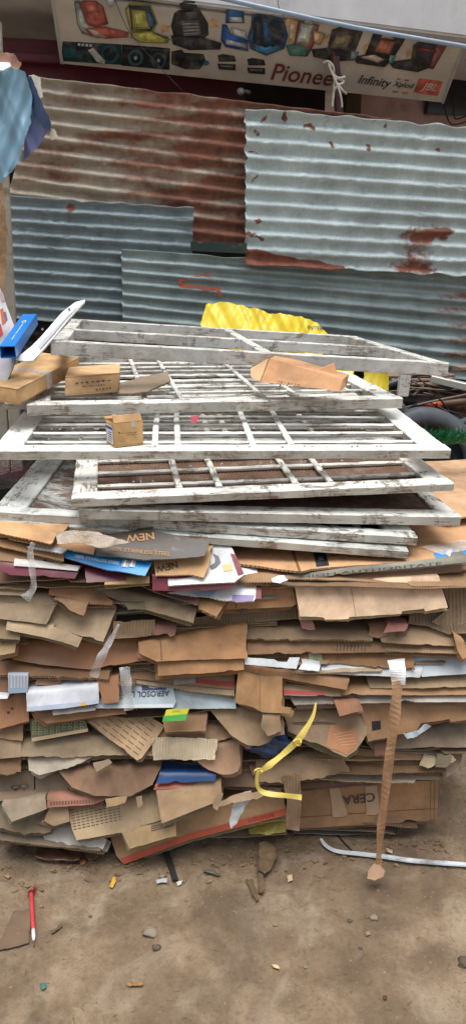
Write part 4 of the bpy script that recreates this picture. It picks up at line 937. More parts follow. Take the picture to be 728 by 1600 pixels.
add('brown carton edge with an orange stain by the tape', [(528, 1074), (740, 1072), (740, 1085), (530, 1087)], 1.85, 34, (170, 128, 88))
add('carton edge with a bright red printed stripe', [(442, 1070), (532, 1074), (532, 1088), (444, 1086)], 1.845, 40, (180, 146, 112), key='redstripe')
add('pale grey double board edge running to the right frame edge', [(452, 1087), (740, 1087), (740, 1097), (600, 1098), (460, 1101)], 1.845, 40, (184, 176, 168), th=0.008)
add('plain tan flap hanging in front of the red stripe', [(372, 1049), (441, 1058), (441, 1103), (455, 1106), (452, 1115), (410, 1113), (395, 1105), (367, 1098)], 1.815, 66, (194, 146, 96), key='tanflap', wav=0.002)
add('brown board with a faded red stripe left of the tan flap', [(205, 1052), (366, 1048), (367, 1077), (290, 1070), (205, 1060)], 1.86, 40, (156, 118, 86), key='redstripe2')
add('pale layered carton edge sloping down to the tan flap', [(205, 1061), (366, 1076), (366, 1087), (290, 1079), (205, 1067)], 1.848, 36, (178, 156, 128), th=0.009)
add('pale blue white board below the faded red stripe', [(268, 1069), (367, 1086), (369, 1107), (270, 1108)], 1.85, 50, (186, 204, 212), mat='gloss', name='printed_box_panel')
add('grey blue carton panel printed AEROSOL upside down', [(188, 1060), (268, 1067), (276, 1096), (271, 1106), (150, 1107), (155, 1094)], 1.838, 46, (176, 194, 204), mat='gloss', name='printed_box_panel', key='aerosol')
add('plain white folded board left of the AEROSOL panel', [(42, 1080), (154, 1069), (155, 1099), (100, 1107), (43, 1112)], 1.815, 62, (224, 228, 236), mat='gloss', name='printed_box_panel', key='white3', wav=0.002)
add('small striped white packet at the left edge', [(13, 1052), (44, 1052), (44, 1082), (13, 1084)], 1.835, 68, (200, 206, 216), mat='gloss', name='printed_box_panel', key='packet')
add('narrow white board corner under the striped packet', [(-8, 1083), (15, 1086), (12, 1092), (-8, 1092)], 1.835, 45, (206, 212, 216), mat='gloss', name='printed_box_panel')
add('brown carton piece between white board and AEROSOL panel', [(152, 1062), (186, 1058), (187, 1097), (156, 1100)], 1.828, 60, (156, 106, 72))
add('dark brown carton recessed above the plain white board', [(42, 1054), (155, 1060), (154, 1085), (42, 1088)], 1.875, 60, (120, 84, 60))
add('brown carton panel with two dark knots at the left edge', [(-8, 1089), (44, 1084), (46, 1127), (-8, 1141)], 1.832, 64, (160, 110, 74), key='knots')
add('brown carton panel tucked behind the striped packet', [(-8, 1052), (14, 1052), (14, 1082), (-8, 1084)], 1.85, 64, (140, 96, 66))
add('brown carton lip below the plain white board', [(53, 1112), (190, 1104), (198, 1115), (135, 1122), (75, 1131), (62, 1124)], 1.825, 48, (168, 120, 82))
add('thin grey board edge under the AEROSOL panel', [(82, 1108), (150, 1104), (150, 1110), (84, 1118)], 1.82, 48, (180, 178, 174))
# --- fourth band
add('green board with a meander line pattern and tan edge', [(46, 1122), (134, 1124), (138, 1143), (50, 1159)], 1.83, 58, (86, 92, 62), mat='gloss', name='printed_box_panel', key='green2')
add('tan carton pierced with rows of slots hanging slantwise', [(137, 1128), (214, 1107), (258, 1134), (222, 1184), (214, 1188)], 1.80, 52, (190, 158, 120), key='slots', ext=0.12)
add('small yellow and green packet on the brown board', [(260, 1109), (296, 1107), (290, 1126), (254, 1128)], 1.81, 52, (216, 214, 40), mat='gloss', name='printed_packet', cat='packet', key='ygreen', ext=0.0)
add('tan board block under the yellow green packet', [(254, 1118), (324, 1116), (321, 1142), (258, 1144)], 1.825, 52, (170, 128, 88))
add('wide dull board below the yellow green packet', [(230, 1138), (350, 1132), (366, 1152), (330, 1160), (240, 1152)], 1.838, 40, (158, 124, 90))
add('grey paper wrapped layers left of the slotted carton', [(32, 1160), (240, 1146), (244, 1182), (180, 1180), (100, 1184), (34, 1182)], 1.828, 46, (164, 144, 116), crumple=0.008, rag=0.003)
add('pale crinkled fluted board in the centre', [(236, 1152), (340, 1154), (336, 1187), (240, 1188)], 1.815, 70, (206, 192, 164), flute=0.0016, fp=0.008, ext=0.0, crumple=0.004, rag=0.003)
add('square pale carton end at the left edge', [(-8, 1150), (34, 1158), (34, 1183), (-8, 1186)], 1.825, 62, (176, 152, 122))
add('dull tan carton flap above the square pale end', [(-8, 1134), (38, 1128), (36, 1158), (-8, 1152)], 1.84, 48, (150, 118, 86))
add('whitish crumpled paper board near the left edge', [(44, 1186), (152, 1178), (128, 1194), (100, 1202), (62, 1211), (46, 1204)], 1.81, 52, (196, 186, 168), crumple=0.007, rag=0.003)
add('round edged pinkish tan flap hanging in the centre', [(305, 1164), (374, 1158), (376, 1194), (372, 1205), (362, 1210), (346, 1210), (326, 1203), (310, 1192)], 1.812, 68, (186, 146, 116), wav=0.002)
add('brown frayed carton bundle at the left edge', [(-8, 1186), (36, 1183), (34, 1206), (-8, 1212)], 1.82, 60, (128, 92, 62), crumple=0.012, rag=0.006)
add('ridged grey carton fold left of the dark blue bag', [(326, 1107), (442, 1110), (438, 1140), (420, 1160), (404, 1166), (386, 1165), (362, 1150)], 1.81, 50, (164, 136, 104), crumple=0.007, key='ridged')
add('small crushed carton knob in front of the ridged fold', [(410, 1116), (438, 1118), (440, 1142), (418, 1150), (408, 1138)], 1.795, 60, (156, 128, 96), crumple=0.012, rag=0.004)
add('brown carton with scuffed patch sagging in the centre right', [(440, 1104), (574, 1116), (572, 1148), (556, 1172), (540, 1183), (500, 1167), (450, 1142)], 1.80, 50, (160, 134, 106), key='scuff', wav=0.01)
add('tan carton with a square hole right of the sagging one', [(556, 1099), (740, 1096), (740, 1124), (704, 1128), (702, 1124), (658, 1130), (650, 1142), (575, 1159), (566, 1120)], 1.83, 62, (174, 132, 94), key='hole')
add('small red brown board above the sagging carton', [(522, 1096), (562, 1096), (565, 1111), (530, 1119)], 1.81, 50, (158, 104, 72))
add('dusty grey carton at the right under the one with a hole', [(565, 1150), (740, 1128), (734, 1168), (660, 1168), (580, 1171)], 1.865, 48, (140, 124, 104), crumple=0.008)
# --- fifth band
add('brown paper sheet draped in folds over the left cartons', [(92, 1204), (252, 1198), (238, 1226), (205, 1244), (150, 1244), (114, 1231)], 1.79, 52, (150, 112, 86), name='paper_sheet', cat='paper', crumple=0.006, fold=0.006, th=0.002, mat='card', step=0.007)
add('dark dusty box side at the left edge', [(-8, 1206), (54, 1204), (54, 1240), (-8, 1246)], 1.825, 66, (112, 98, 82), key='ring')
add('dark dusty box side beside the draped paper', [(55, 1207), (100, 1206), (108, 1236), (56, 1240)], 1.822, 66, (106, 92, 76))
add('long dark board under the dusty boxes at left', [(-8, 1240), (120, 1236), (140, 1242), (70, 1250), (-8, 1252)], 1.805, 40, (126, 102, 80))
add('blue board end in the middle of the heap', [(250, 1206), (339, 1206), (336, 1220), (244, 1225)], 1.81, 56, (36, 76, 128), mat='gloss', name='printed_box_panel')
add('orange red board edge below the blue one', [(244, 1223), (340, 1218), (335, 1228), (240, 1234)], 1.81, 45, (168, 84, 60), mat='gloss', name='printed_box_panel')
add('brown sunken carton right of the round edged flap', [(330, 1200), (440, 1180), (446, 1206), (400, 1230), (340, 1228)], 1.84, 48, (136, 108, 84))
add('pink printed cardboard band near the left bottom', [(75, 1243), (168, 1246), (162, 1256), (75, 1262)], 1.785, 58, (160, 106, 86), key='pink')
add('crumpled pale cartons crushed at the bottom left', [(-8, 1248), (76, 1252), (92, 1270), (80, 1300), (40, 1304), (-8, 1292)], 1.79, 50, (156, 138, 112), crumple=0.012, rag=0.004, key=None)
add('grey worn board corner on top of the crushed cartons', [(4, 1258), (72, 1246), (74, 1264), (20, 1284)], 1.765, 52, (150, 136, 116), crumple=0.006)
add('triangular crushed carton scrap beside the printed panel', [(84, 1258), (108, 1262), (110, 1284), (86, 1290), (62, 1284)], 1.775, 52, (148, 122, 92), crumple=0.008)
add('white frayed foam board at the bottom left', [(66, 1296), (118, 1286), (168, 1312), (162, 1326), (110, 1320), (70, 1312)], 1.785, 40, (206, 204, 196), name='foam_board', cat='foam board', crumple=0.006, rag=0.003)
add('long thin bottom board resting on the dirt at left', [(-8, 1301), (162, 1319), (156, 1329), (80, 1322), (-8, 1312)], 1.775, 30, (150, 134, 114), th=0.008)
add('tan grey carton printed with rows of fine text at the bottom', [(104, 1268), (246, 1238), (252, 1281), (190, 1301), (120, 1313)], 1.765, 56, (178, 154, 122), key='rows')
add('large plain tan carton end at the bottom centre', [(244, 1236), (346, 1218), (346, 1238), (340, 1252), (253, 1287)], 1.76, 56, (176, 144, 108))
add('small tan carton with barcode lines at the bottom centre', [(190, 1300), (275, 1279), (276, 1306), (203, 1326)], 1.755, 58, (168, 138, 98), key='bars')
add('long tan carton with orange lower edge marked 600MM', [(172, 1304), (440, 1224), (447, 1273), (300, 1311), (194, 1350), (182, 1336)], 1.80, 64, (184, 146, 106), key='mm', ext=0.3)
add('crushed ridged carton tube standing beside the strapping end', [(440, 1212), (468, 1208), (471, 1250), (467, 1297), (446, 1294), (448, 1250)], 1.80, 80, (158, 128, 96), flute=0.0018, fp=0.008, ext=0.0, crumple=0.006)
add('large brown box side stamped CERA upside down', [(466, 1230), (685, 1206), (683, 1281), (620, 1286), (515, 1292), (466, 1294)], 1.895, 80, (162, 120, 80), key='cera', wav=0.003, ext=0.35)
add('dark red brown folded lip along the top of the big brown box', [(466, 1224), (686, 1196), (686, 1214), (580, 1224), (466, 1234)], 1.872, 56, (122, 82, 60))
add('pale tan carton edge above the big brown box at right', [(536, 1171), (686, 1168), (684, 1187), (540, 1189)], 1.875, 48, (172, 138, 98))
add('dull carton edge between pale edge and dark lip', [(532, 1186), (666, 1184), (666, 1200), (535, 1203)], 1.88, 46, (140, 110, 82))
add('crumpled tan carton heap left of the brown box', [(400, 1192), (530, 1176), (546, 1204), (500, 1216), (446, 1224), (404, 1222)], 1.83, 46, (158, 130, 98), crumple=0.014, rag=0.004)
add('loose grey carton leaning at the lower right corner of the heap', [(690, 1178), (728, 1162), (716, 1198), (697, 1215)], 1.86, 58, (136, 118, 100), ext=0.0)
add('shredded carton fibres at the right end of the heap', [(660, 1172), (712, 1166), (708, 1200), (684, 1206), (664, 1196)], 1.89, 60, (120, 100, 82), crumple=0.02, rag=0.008, ext=0.1)
PN = {}
for (name, label, poly, Y, tilt, color, cat, k) in T:
    key = k.pop('key', None); bk_ = {q: k.pop(q) for q in ('th', 'rag', 'mat', 'step') if q in k}
    p = Panel(poly, Y, tilt, **k); p.build(name, color, label=label, cat=cat, **bk_)
    if key: PN[key] = p
    if k.get('ext', 0.22) and bk_.get('mat', 'card') == 'card' and not k.get('flute') and tilt > 20:
        rq = random.Random(len(label) * 7 + int(poly[0][0]) + int(poly[0][1]))
        dx = rq.uniform(-6, 6); n_ = len(poly)
        pl2 = [(x + dx + (rq.uniform(-2, 2) if i > 1 else 0), y + (rq.uniform(2.0, 6.0) if i > 1 else 1)) for i, (x, y) in enumerate(poly)]
        k2 = dict(k); k2['ext'] = 0.1
        p2 = Panel(pl2, Y + 0.016, max(20, tilt - 6), **k2)
        p2.build('under_ply', tuple(int(v * rq.uniform(0.78, 0.98)) for v in color), rag=0.0016, parent=p.o, th=rq.choice([0.004, 0.006]))
# small torn bits poking out of the gaps
rs_ = random.Random(23)
for k in range(64):
    x = rs_.uniform(5, 690); y = rs_.uniform(900, 1275); w_ = rs_.uniform(14, 40); h_ = rs_.uniform(7, 18); sk = rs_.uniform(-8, 8)
    if (y > 1200 and x > 420) or (x > 430 and y < 965): continue
    pl = [(x, y), (x + w_, y + rs_.uniform(-5, 5)), (x + w_ + sk, y + h_ * rs_.uniform(.7, 1.2)), (x + w_ * .6 + sk, y + h_ * rs_.uniform(.8, 1.3)), (x + sk, y + h_)]
    tt = (y - 900) / 400
    Panel(pl, 1.885 - 0.05 * tt + rs_.uniform(-0.012, 0.03), rs_.uniform(30, 65), ext=0.05, crumple=rs_.choice([0, 0.003, 0.008]), wav=0.006).build('carton_scrap', tuple(int(v * rs_.uniform(.8, 1.12)) for v in rs_.choice(TONES)), th=rs_.choice([0.002, 0.004]), rag=0.0025, label='small torn carton bit poking from a gap in the heap front', cat='carton scrap', group='torn bits in the gaps of the heap')
# ------------------------------------------------------------------ print on the cartons
p = PN['top']
p.patch([(489, 861), (507, 859), (514, 884), (494, 886)], pm((40, 42, 50)), 'logo_block'); p.patch([(496, 870), (503, 869), (505, 876), (498, 877)], pm((90, 96, 110)), 'logo_mark', 0.003)
p.patch([(676, 866), (722, 858), (740, 856), (740, 866), (682, 875)], pm((40, 140, 196)), 'printed_band'); p.patch([(695, 868), (700, 860), (706, 860), (702, 872)], pm((214, 204, 190)), 'printed_letter', 0.003)
p.patch([(655, 858), (720, 842), (740, 846), (740, 858), (690, 870)], M['tape'], 'tape', 0.004)
p.patch([(466, 893), (470, 893), (440, 800), (436, 800)], pm((120, 86, 58)), 'crease', 0.001)
p = PN['maroon']; p.patch([(24, 874), (127, 883), (122, 893), (23, 885)], pm((206, 204, 198), 0.4), 'white_face', 0.006)
p = PN['black']
p.text('100% STAINLESS STEEL', (172, 863), (266, 868), 6, pm((176, 128, 76))); p.text('NEW', (197, 838), (240, 832), 11, pm((176, 128, 76)), flip=True)
p = PN['blue']
p.text('100% STAINLESS STEEL', (117, 872), (187, 884), 4.5, pm((214, 226, 232)), shear=0.1)
for x in (193, 204): p.patch([(x, 876), (x + 10, 878), (x + 7, 889), (x - 3, 887)], pm((170, 176, 180), 0.3), 'cup_picture', 0.002); p.patch([(x + 3, 876.5), (x + 6, 877), (x + 3, 888), (x, 887.5)], pm((226, 228, 230), 0.3), 'cup_highlight', 0.003)
p = PN['cutout']; p.text('NEW', (243, 885), (276, 878), 10, pm((70, 62, 54)), flip=True)
p = PN['white1']
p.patch([(333, 866), (342, 870), (345, 880), (338, 888), (330, 892), (328, 886), (336, 880), (336, 874)], pm((96, 100, 106)), 'pan_picture'); p.patch([(347, 884), (362, 883), (364, 893), (350, 894)], pm((216, 182, 122)), 'printed_patch')
p.patch([(360, 866), (368, 868), (381, 898), (372, 901)], pm((120, 42, 60)), 'maroon_edge', 0.002)
p = PN['white2']
p.patch([(384, 909), (400, 910), (401, 919), (386, 919)], pm((222, 190, 132)), 'printed_patch'); p.patch([(364, 930), (398, 930), (395, 939), (370, 941), (362, 939)], pm((140, 124, 168)), 'lilac_edge'); p.patch([(401, 900), (408, 902), (408, 935), (399, 936)], pm((112, 40, 60)), 'maroon_edge')
p.patch([(300, 927), (340, 922), (330, 932), (310, 932)], pm((150, 176, 200)), 'printed_patch')
p = PN['green']; p.text('HIGH AUTHORITATE', (470, 903), (690, 881), 3.6, pm((70, 78, 66)), off=0.002)
for q, m in (('bigflap', [(546, 907), (547, 907), (556, 962), (555, 962)]),): PN[q].patch(m, pm((150, 116, 90)), 'crease', 0.001)
PN['block'].patch([(366, 902), (367.5, 902), (370, 951), (368.5, 951)], pm((110, 76, 48)), 'crease', 0.001)
PN['fold'].patch([(250, 999), (252, 999), (254, 1032), (252, 1032)], pm((120, 84, 54)), 'crease', 0.001)
PN['tanflap'].patch([(406, 1054), (407, 1054), (406, 1110), (405, 1110)], pm((150, 108, 68)), 'crease', 0.001)
for k in range(9): PN['strokes'].patch([(526 + 5.5 * k, 1008), (527.3 + 5.5 * k, 1008), (526 + 5.5 * k, 1017), (524.8 + 5.5 * k, 1017)], pm((46, 38, 34)), 'ink_stroke', 0.0012)
PN['redstripe'].patch([(443, 1078), (507, 1082), (507, 1086), (443, 1084)], pm((190, 56, 62)), 'printed_band')
PN['redstripe2'].patch([(250, 1058), (366, 1066), (366, 1074), (310, 1068)], pm((168, 72, 70)), 'printed_band')
p = PN['aerosol']
p.text('AEROSOL L', (206, 1081), (265, 1079), 9, pm((30, 36, 48)), flip=True); p.text('CC', (187, 1086), (195, 1085.5), 7, pm((30, 36, 48)), flip=True)
p.patch([(222, 1066), (258, 1069), (260, 1078), (222, 1079)], pm((40, 54, 110)), 'logo_block'); p.patch(circ(241, 1073, 9, 3), pm((186, 196, 210)), 'logo_mark', 0.003)
p.patch([(150, 1102), (272, 1100), (271, 1106), (150, 1107)], pm((206, 214, 220)), 'pale_edge')
p = PN['white3']; p.patch([(43, 1105), (154, 1094), (155, 1099), (100, 1107), (43, 1111)], pm((186, 198, 216)), 'folded_edge'); p.patch([(127, 1098.5), (135, 1097.5), (135, 1102), (127, 1103)], pm((232, 176, 50)), 'printed_patch', 0.003)
for k in range(6): PN['packet'].patch([(15 + 5 * k, 1055), (16.5 + 5 * k, 1055), (16.5 + 5 * k, 1075), (15 + 5 * k, 1075)], pm((150, 160, 178)), 'printed_stripe', 0.0012)
PN['packet'].patch([(13, 1075), (44, 1074), (44, 1082), (13, 1084)], pm((150, 166, 190)), 'folded_edge')
for (x, y) in ((20, 1107), (14, 1113)): PN['knots'].patch(circ(x, y, 2.6, 2), pm((66, 44, 30)), 'dark_knot')
# meander pattern on the green board
p = PN['green2']; p.patch([(50, 1153), (138, 1138), (138, 1143), (50, 1159)], pm((186, 160, 124)), 'tan_edge')
for r in range(3):
    for k in range(9):
        x = 51 + k * 9.3; y = 1127 + r * 7.5 + 0.5 * (k % 2) - 0.25 * k * (r == 2)
        if y > 1147 - k * 1.3: continue
        for (a, b_, c_, d_) in ((0, 0, 6, 1.2), (0, 0, 1.2, 5), (0, 4.4, 4, 5.4), (5, 1.2, 6, 5)):
            p.patch([(x + a, y + b_), (x + c_, y + b_), (x + c_, y + d_), (x + a, y + d_)], pm((150, 152, 106)), 'pattern_line', 0.0016, 0.05)
# slots
p = PN['slots']
A, B_, C_ = Vector((142, 1129)), Vector((214, 1109)), Vector((216, 1182))
for r in range(7):
    for k in range(6):
        o_ = A + (B_ - A) * ((r + 0.5) / 7) + Vector((77 * 0.17, 58 * 0.17)) * (k + 0.5 * (r % 2)) * 0.92
        d_ = Vector((9, 7)) ; n_ = Vector((1.5, -1.0)) * 0.55
        q = [tuple(o_), tuple(o_ + d_), tuple(o_ + d_ + n_), tuple(o_ + n_)]
        if o_.x + 9 < 258 and pip((o_.x + 4, o_.y + 3), [(137, 1128), (214, 1107), (258, 1134), (222, 1184), (214, 1188)]) and pip((o_.x + 9, o_.y + 7), [(137, 1128), (214, 1107), (256, 1134), (222, 1182), (214, 1185)]):
            p.patch(q, pm((74, 56, 40)), 'slot', 0.0012, 0.05)
p = PN['ygreen']; p.patch([(256, 1119), (293, 1116), (290, 1126), (254, 1128)], pm((64, 160, 60)), 'green_half'); p.patch([(270, 1110), (282, 1109), (280, 1112), (268, 1113)], pm((170, 170, 60)), 'printed_mark')
p = PN['hole']; p.patch([(580, 1127), (594, 1126), (595, 1139), (581, 1142)], pm((24, 20, 18)), 'cut_hole', 0.0012)
p = PN['scuff']; p.patch([(516, 1130), (556, 1142), (562, 1160), (540, 1180), (508, 1166), (512, 1148)], pm((168, 112, 70)), 'scuffed_patch', 0.0012, rag=0.004)
for k in range(5): p.patch([(520 + 3 * k, 1148 + 4 * k), (548 + 2 * k, 1142 + 5 * k), (548 + 2 * k, 1143 + 5 * k), (520 + 3 * k, 1149 + 4 * k)], pm((196, 152, 112)), 'scratch', 0.002)
p = PN['ring']
for (x, y) in ((26, 1230), (38, 1228), (32, 1234)):
    n = 12; V = []; F = []
    for i in range(n):
        for rr_ in (1.0, 0.72):
            u = p.uv(x + 8 * rr_ * math.cos(6.283 * i / n), y + 4 * rr_ * math.sin(6.283 * i / n)); V.append(p.pos(u[0], u[1], 0.0014))
    for i in range(n): j = (i + 1) % n; F.append((2 * i, 2 * i + 1, 2 * j + 1, 2 * j))
    finish('ink_ring', V, F, [pm((50, 48, 46))], p.o)
PN['pink'].text('IIIIIIIIIIIIIIII', (80, 1257), (150, 1254), 5, pm((112, 70, 58)))
p = PN['rows']
for r in range(7):
    y0 = 1271 + r * 4.4; x0_ = 112 + r * 0.6
    for k in range(11):
        xa = x0_ + k * 7; ya = y0 - (xa - 104) * 0.21; wd = 4.5 + 1.6 * nz(k * 1.3, r * 2.1, 1)
        p.patch([(xa, ya), (xa + wd, ya - wd * .2), (xa + wd, ya + 1.3 - wd * .2), (xa, ya + 1.3)], pm((96, 80, 62)), 'text_line', 0.0013, 0.05)
p = PN['bars']
for r in range(4): p.patch([(236, 1288 + r * 3.2), (272, 1279 + r * 3.2), (272, 1280.2 + r * 3.2), (236, 1289.2 + r * 3.2)], pm((66, 54, 42)), 'text_line', 0.0013, 0.05)
p = PN['mm']; p.patch([(188, 1341), (300, 1301), (446, 1262), (447, 1273), (300, 1311), (194, 1350)], pm((190, 86, 56)), 'orange_edge'); p.text('600MM', (388, 1285), (428, 1275), 7, pm((150, 60, 40)), off=0.003)
p = PN['cera']; p.text('CERA', (534, 1243), (584, 1237), 14, pm((62, 60, 62)), flip=True, off=0.0045)
p.patch([(466, 1276), (682, 1262), (682, 1263), (466, 1277.3)], pm((104, 74, 50)), 'crease', 0.001)
for pl in ([(514, 1231), (530, 1230), (542, 1272), (536, 1276), (520, 1276)], [(570, 1228), (588, 1226), (592, 1268), (586, 1273), (572, 1272)]): p.patch(pl, pm((178, 150, 122)), 'torn_paper_tape', 0.003, rag=0.002)
for x in (672, 678): p.patch([(x, 1208), (x + 1, 1208), (x, 1280), (x - 1, 1280)], pm((120, 86, 56)), 'crease', 0.001)
# ================================================================== TAPES, STRAPS AND SCRAPS ON THE HEAP
def strip(pts, wpx, mat, name, label, cat, n=6, th=0.0006, twist=None):
    P = smooth_path([at(*p) for p in pts], n); m = len(P)
    wd = []
    for i, p in enumerate(P):
        q = i / (m - 1) * (len(wpx) - 1); k = min(int(q), len(wpx) - 2); f = q - k
        dist = (p - EYE).length; wd.append((wpx[k] * (1 - f) + wpx[k + 1] * f) / FPX * dist)
    def W(i):
        d_ = (P[min(i + 1, m - 1)] - P[max(i - 1, 0)]).normalized(); v = (P[i] - EYE).normalized()
        w_ = d_.cross(v)
        if w_.x < 0: w_ = -w_
        a = (twist * math.sin(i * 0.42) if twist else 0.0)
        return (w_ + v * a)
    return tag(ribbon(P, wd, name, [mat] if not isinstance(mat, list) else mat, W, th=th), label, cat)
M['film_clear'] = mat_film('clear_film', (0.85, 0.86, 0.86), 0.2, 0.08)
M['film_white'] = mat_film('wrinkled_clear_tape', (0.86, 0.88, 0.9), 0.5, 0.12)
M['tape_brown'] = mat_film('brown_tape', lin((176, 138, 104)), 0.62, 0.2)
strip([(53, 848, 1.83), (48, 862, 1.825), (50, 885, 1.82), (53, 905, 1.82), (52, 920, 1.82), (40, 936, 1.825)], [8, 9, 11, 9, 10, 18], M['film_clear'], 'tape_strip', 'clear tape strip hanging down over the maroon box', 'tape', twist=0.6)
strip([(186, 975, 1.82), (176, 995, 1.80), (165, 1015, 1.79), (155, 1035, 1.79), (146, 1058, 1.80)], [3, 8, 12, 16, 14], M['film_clear'], 'tape_strip', 'wisp of clear film hanging beside the brown drum', 'tape', twist=0.7)
strip([(195, 1042, 1.80), (197, 1062, 1.79), (199, 1085, 1.79), (202, 1110, 1.79)], [16, 18, 15, 16], M['film_clear'], 'tape_strip', 'clear tape hanging over the left end of the AEROSOL panel', 'tape', twist=0.5)
tp = empty('brown_tape', at(588, 1366, 1.78), 'long brown packing tape hanging from the heap down to the dirt', 'tape')
o = strip([(618, 1030, 1.825), (621, 1048, 1.80), (622, 1070, 1.79)], [26, 24, 20], M['film_white'], 'clear_end', 'wrinkled clear end of the tape', None, twist=0.3); 
def reparent(o, root):
    b = base_of(root); o.data.transform(__import__('mathutils').Matrix.Translation(o.location - b)); o.location = (0, 0, 0); o.parent = root
    for k in ('category',):
        if k in o: del o[k]
reparent(o, tp)
o = strip([(621, 1062, 1.792), (618, 1100, 1.77), (612, 1150, 1.755), (606, 1200, 1.745), (600, 1250, 1.74), (594, 1300, 1.735), (591, 1345, 1.73), (590, 1366, 1.725)], [19, 15, 18, 13, 16, 11, 13, 8, 9, 5], M['tape_brown'], 'tape_length', 'brown hanging length', None, twist=0.5); reparent(o, tp)
cpn = Panel([(574, 1362), (584, 1350), (592, 1354), (600, 1362), (598, 1370), (584, 1377), (572, 1374)], 1.70, 35, 0, 0, ext=0, crumple=0.012, wav=0.006)
cpn.build('carton_scrap', (178, 140, 112), th=0.003, rag=0.003, label='torn carton scrap stuck to the lower end of the brown tape', cat='carton scrap')
M['yellow_strap'] = mat_plain('yellow_strapping', lin((222, 200, 104)), 0.45, 0, 0.12, 20, 0.05)
M['white_strap'] = mat_plain('white_strap', lin((214, 222, 230)), 0.5, 0, 0.15, 14, 0.1, lin((110, 106, 100)), 0.8)
st = empty('yellow_strap', at(440, 1180, 1.75), 'twisted yellow plastic strapping band hanging on the front of the heap', 'strap')
reparent(strip([(493, 1098, 1.79), (490, 1115, 1.775), (480, 1135, 1.765), (464, 1158, 1.755), (440, 1180, 1.75), (420, 1196, 1.745), (406, 1206, 1.745)], [2, 5, 8, 11, 8, 10, 5], M['yellow_strap'], 'band', '', None, th=0.001, twist=0.5), st)
reparent(strip([(404, 1204, 1.742), (401, 1218, 1.74), (404, 1232, 1.738), (418, 1240, 1.735), (445, 1243, 1.735), (471, 1246, 1.735)], [6, 5, 6, 8, 7, 8], M['yellow_strap'], 'band', '', None, th=0.001, twist=0.4), st)
for (x, y) in ((465, 1160), (404, 1206)):
    P = [at(x + 7 * math.cos(k * 1.05) * (0.7 + 0.3 * (k % 2)), y + 5 * math.sin(k * 1.05), 1.742 + 0.004 * (k % 3)) for k in range(9)]
    tube(smooth_path(P, 4), 0.0022, 'knot', [M['yellow_strap']], st, seg=6)
# film, bag, torn foil
M['film_brown'] = mat_film('brown_film', lin((150, 132, 112)), 0.6, 0.15)
Panel([(88, 832), (143, 829), (205, 846), (160, 854), (120, 848), (90, 848)], 1.85, 26, ext=0, crumple=0.012, wav=0.006).build('plastic_film', None, mat=M['film_brown'], th=0.0006, rag=0.003, label='crumpled see through brown film left of the black panel', cat='plastic film')
Panel([(424, 905), (445, 901), (452, 909), (438, 914), (426, 911)], 1.87, 30, ext=0, crumple=0.012).build('plastic_film', None, mat=M['film_white'], th=0.0006, rag=0.003, label='torn white film end beside the lettered board edge', cat='plastic film')
M['blue_bag'] = mat_plain('dark_blue_bag', lin((44, 62, 92)), 0.3, 0, 0.3, 9, 0.2)
tag(blob('plastic_bag', at(416, 1158, 1.86), (0.062, 0.05, 0.036), M['blue_bag'], amp=0.35, sub=4, seed=2.2), 'dark blue plastic bag bulging out beside the yellow strap', 'plastic bag')
M['grey_bag'] = mat_plain('grey_bag', lin((120, 132, 138)), 0.3, 0, 0.3, 9, 0.2)
Panel([(628, 1146), (664, 1132), (672, 1136), (650, 1152), (634, 1156)], 1.815, 40, ext=0, crumple=0.014).build('plastic_bag', None, mat=M['grey_bag'], th=0.001, rag=0.002, label='grey plastic bag scrap below the carton with a hole', cat='plastic bag')
M['foil'] = mat_plain('silver_wrapper', lin((196, 200, 200)), 0.3, 0.3, 0.3, 30, 0.3, lin((150, 40, 44)), 0.9)
Panel([(368, 1240), (392, 1234), (394, 1246), (380, 1262), (370, 1286), (360, 1296), (356, 1292), (362, 1262)], 1.745, 62, ext=0, crumple=0.012, wav=0.006).build('torn_wrapper', None, mat=M['foil'], th=0.0008, rag=0.004, label='torn silver and red wrapper stuck on the orange edged carton', cat='wrapper')
Panel([(418, 1236), (372, 1240), (340, 1254), (338, 1262), (352, 1258), (400, 1248), (430, 1238)][::-1], 1.75, 45, ext=0, crumple=0.014).build('carton_scrap', (150, 124, 98), th=0.003, rag=0.004, label='twisted carton shred above the torn wrapper', cat='carton scrap')
for i, (poly, Y, col, lb) in enumerate([
    ([(165, 1248), (200, 1244), (196, 1254), (168, 1262)], 1.765, (170, 138, 100), 'small tan carton flap above the text rows'),
    ([(213, 1245), (222, 1243), (224, 1258), (216, 1262)], 1.752, (166, 138, 104), 'tiny upright carton tab on the bottom centre carton'),
    ([(333, 1250), (344, 1236), (349, 1240), (340, 1266), (334, 1262)], 1.75, (160, 132, 104), 'curled carton tab at the end of the bottom centre carton'),
    ([(690, 1183), (706, 1180), (712, 1188), (698, 1194)], 1.855, (164, 142, 116), 'small torn carton chip at the right end of the heap'),
    ([(146, 1192), (170, 1186), (176, 1192), (152, 1206)], 1.80, (150, 130, 108), 'frayed paper curl near the whitish crumpled board')]):
    Panel(poly, Y, 58, ext=0, crumple=0.006).build('carton_scrap', col, th=0.004, rag=0.002, label=lb, cat='carton scrap')
M['yellow_dirty'] = mat_film('dirty_yellow_film', lin((176, 160, 70)), 0.7, 0.35)
Panel([(388, 1296), (446, 1276), (446, 1300), (420, 1306), (390, 1304)], 1.87, 40, ext=0, crumple=0.014).build('plastic_film', None, mat=M['yellow_dirty'], th=0.0008, label='dirty yellow film under the orange edged carton', cat='plastic film')

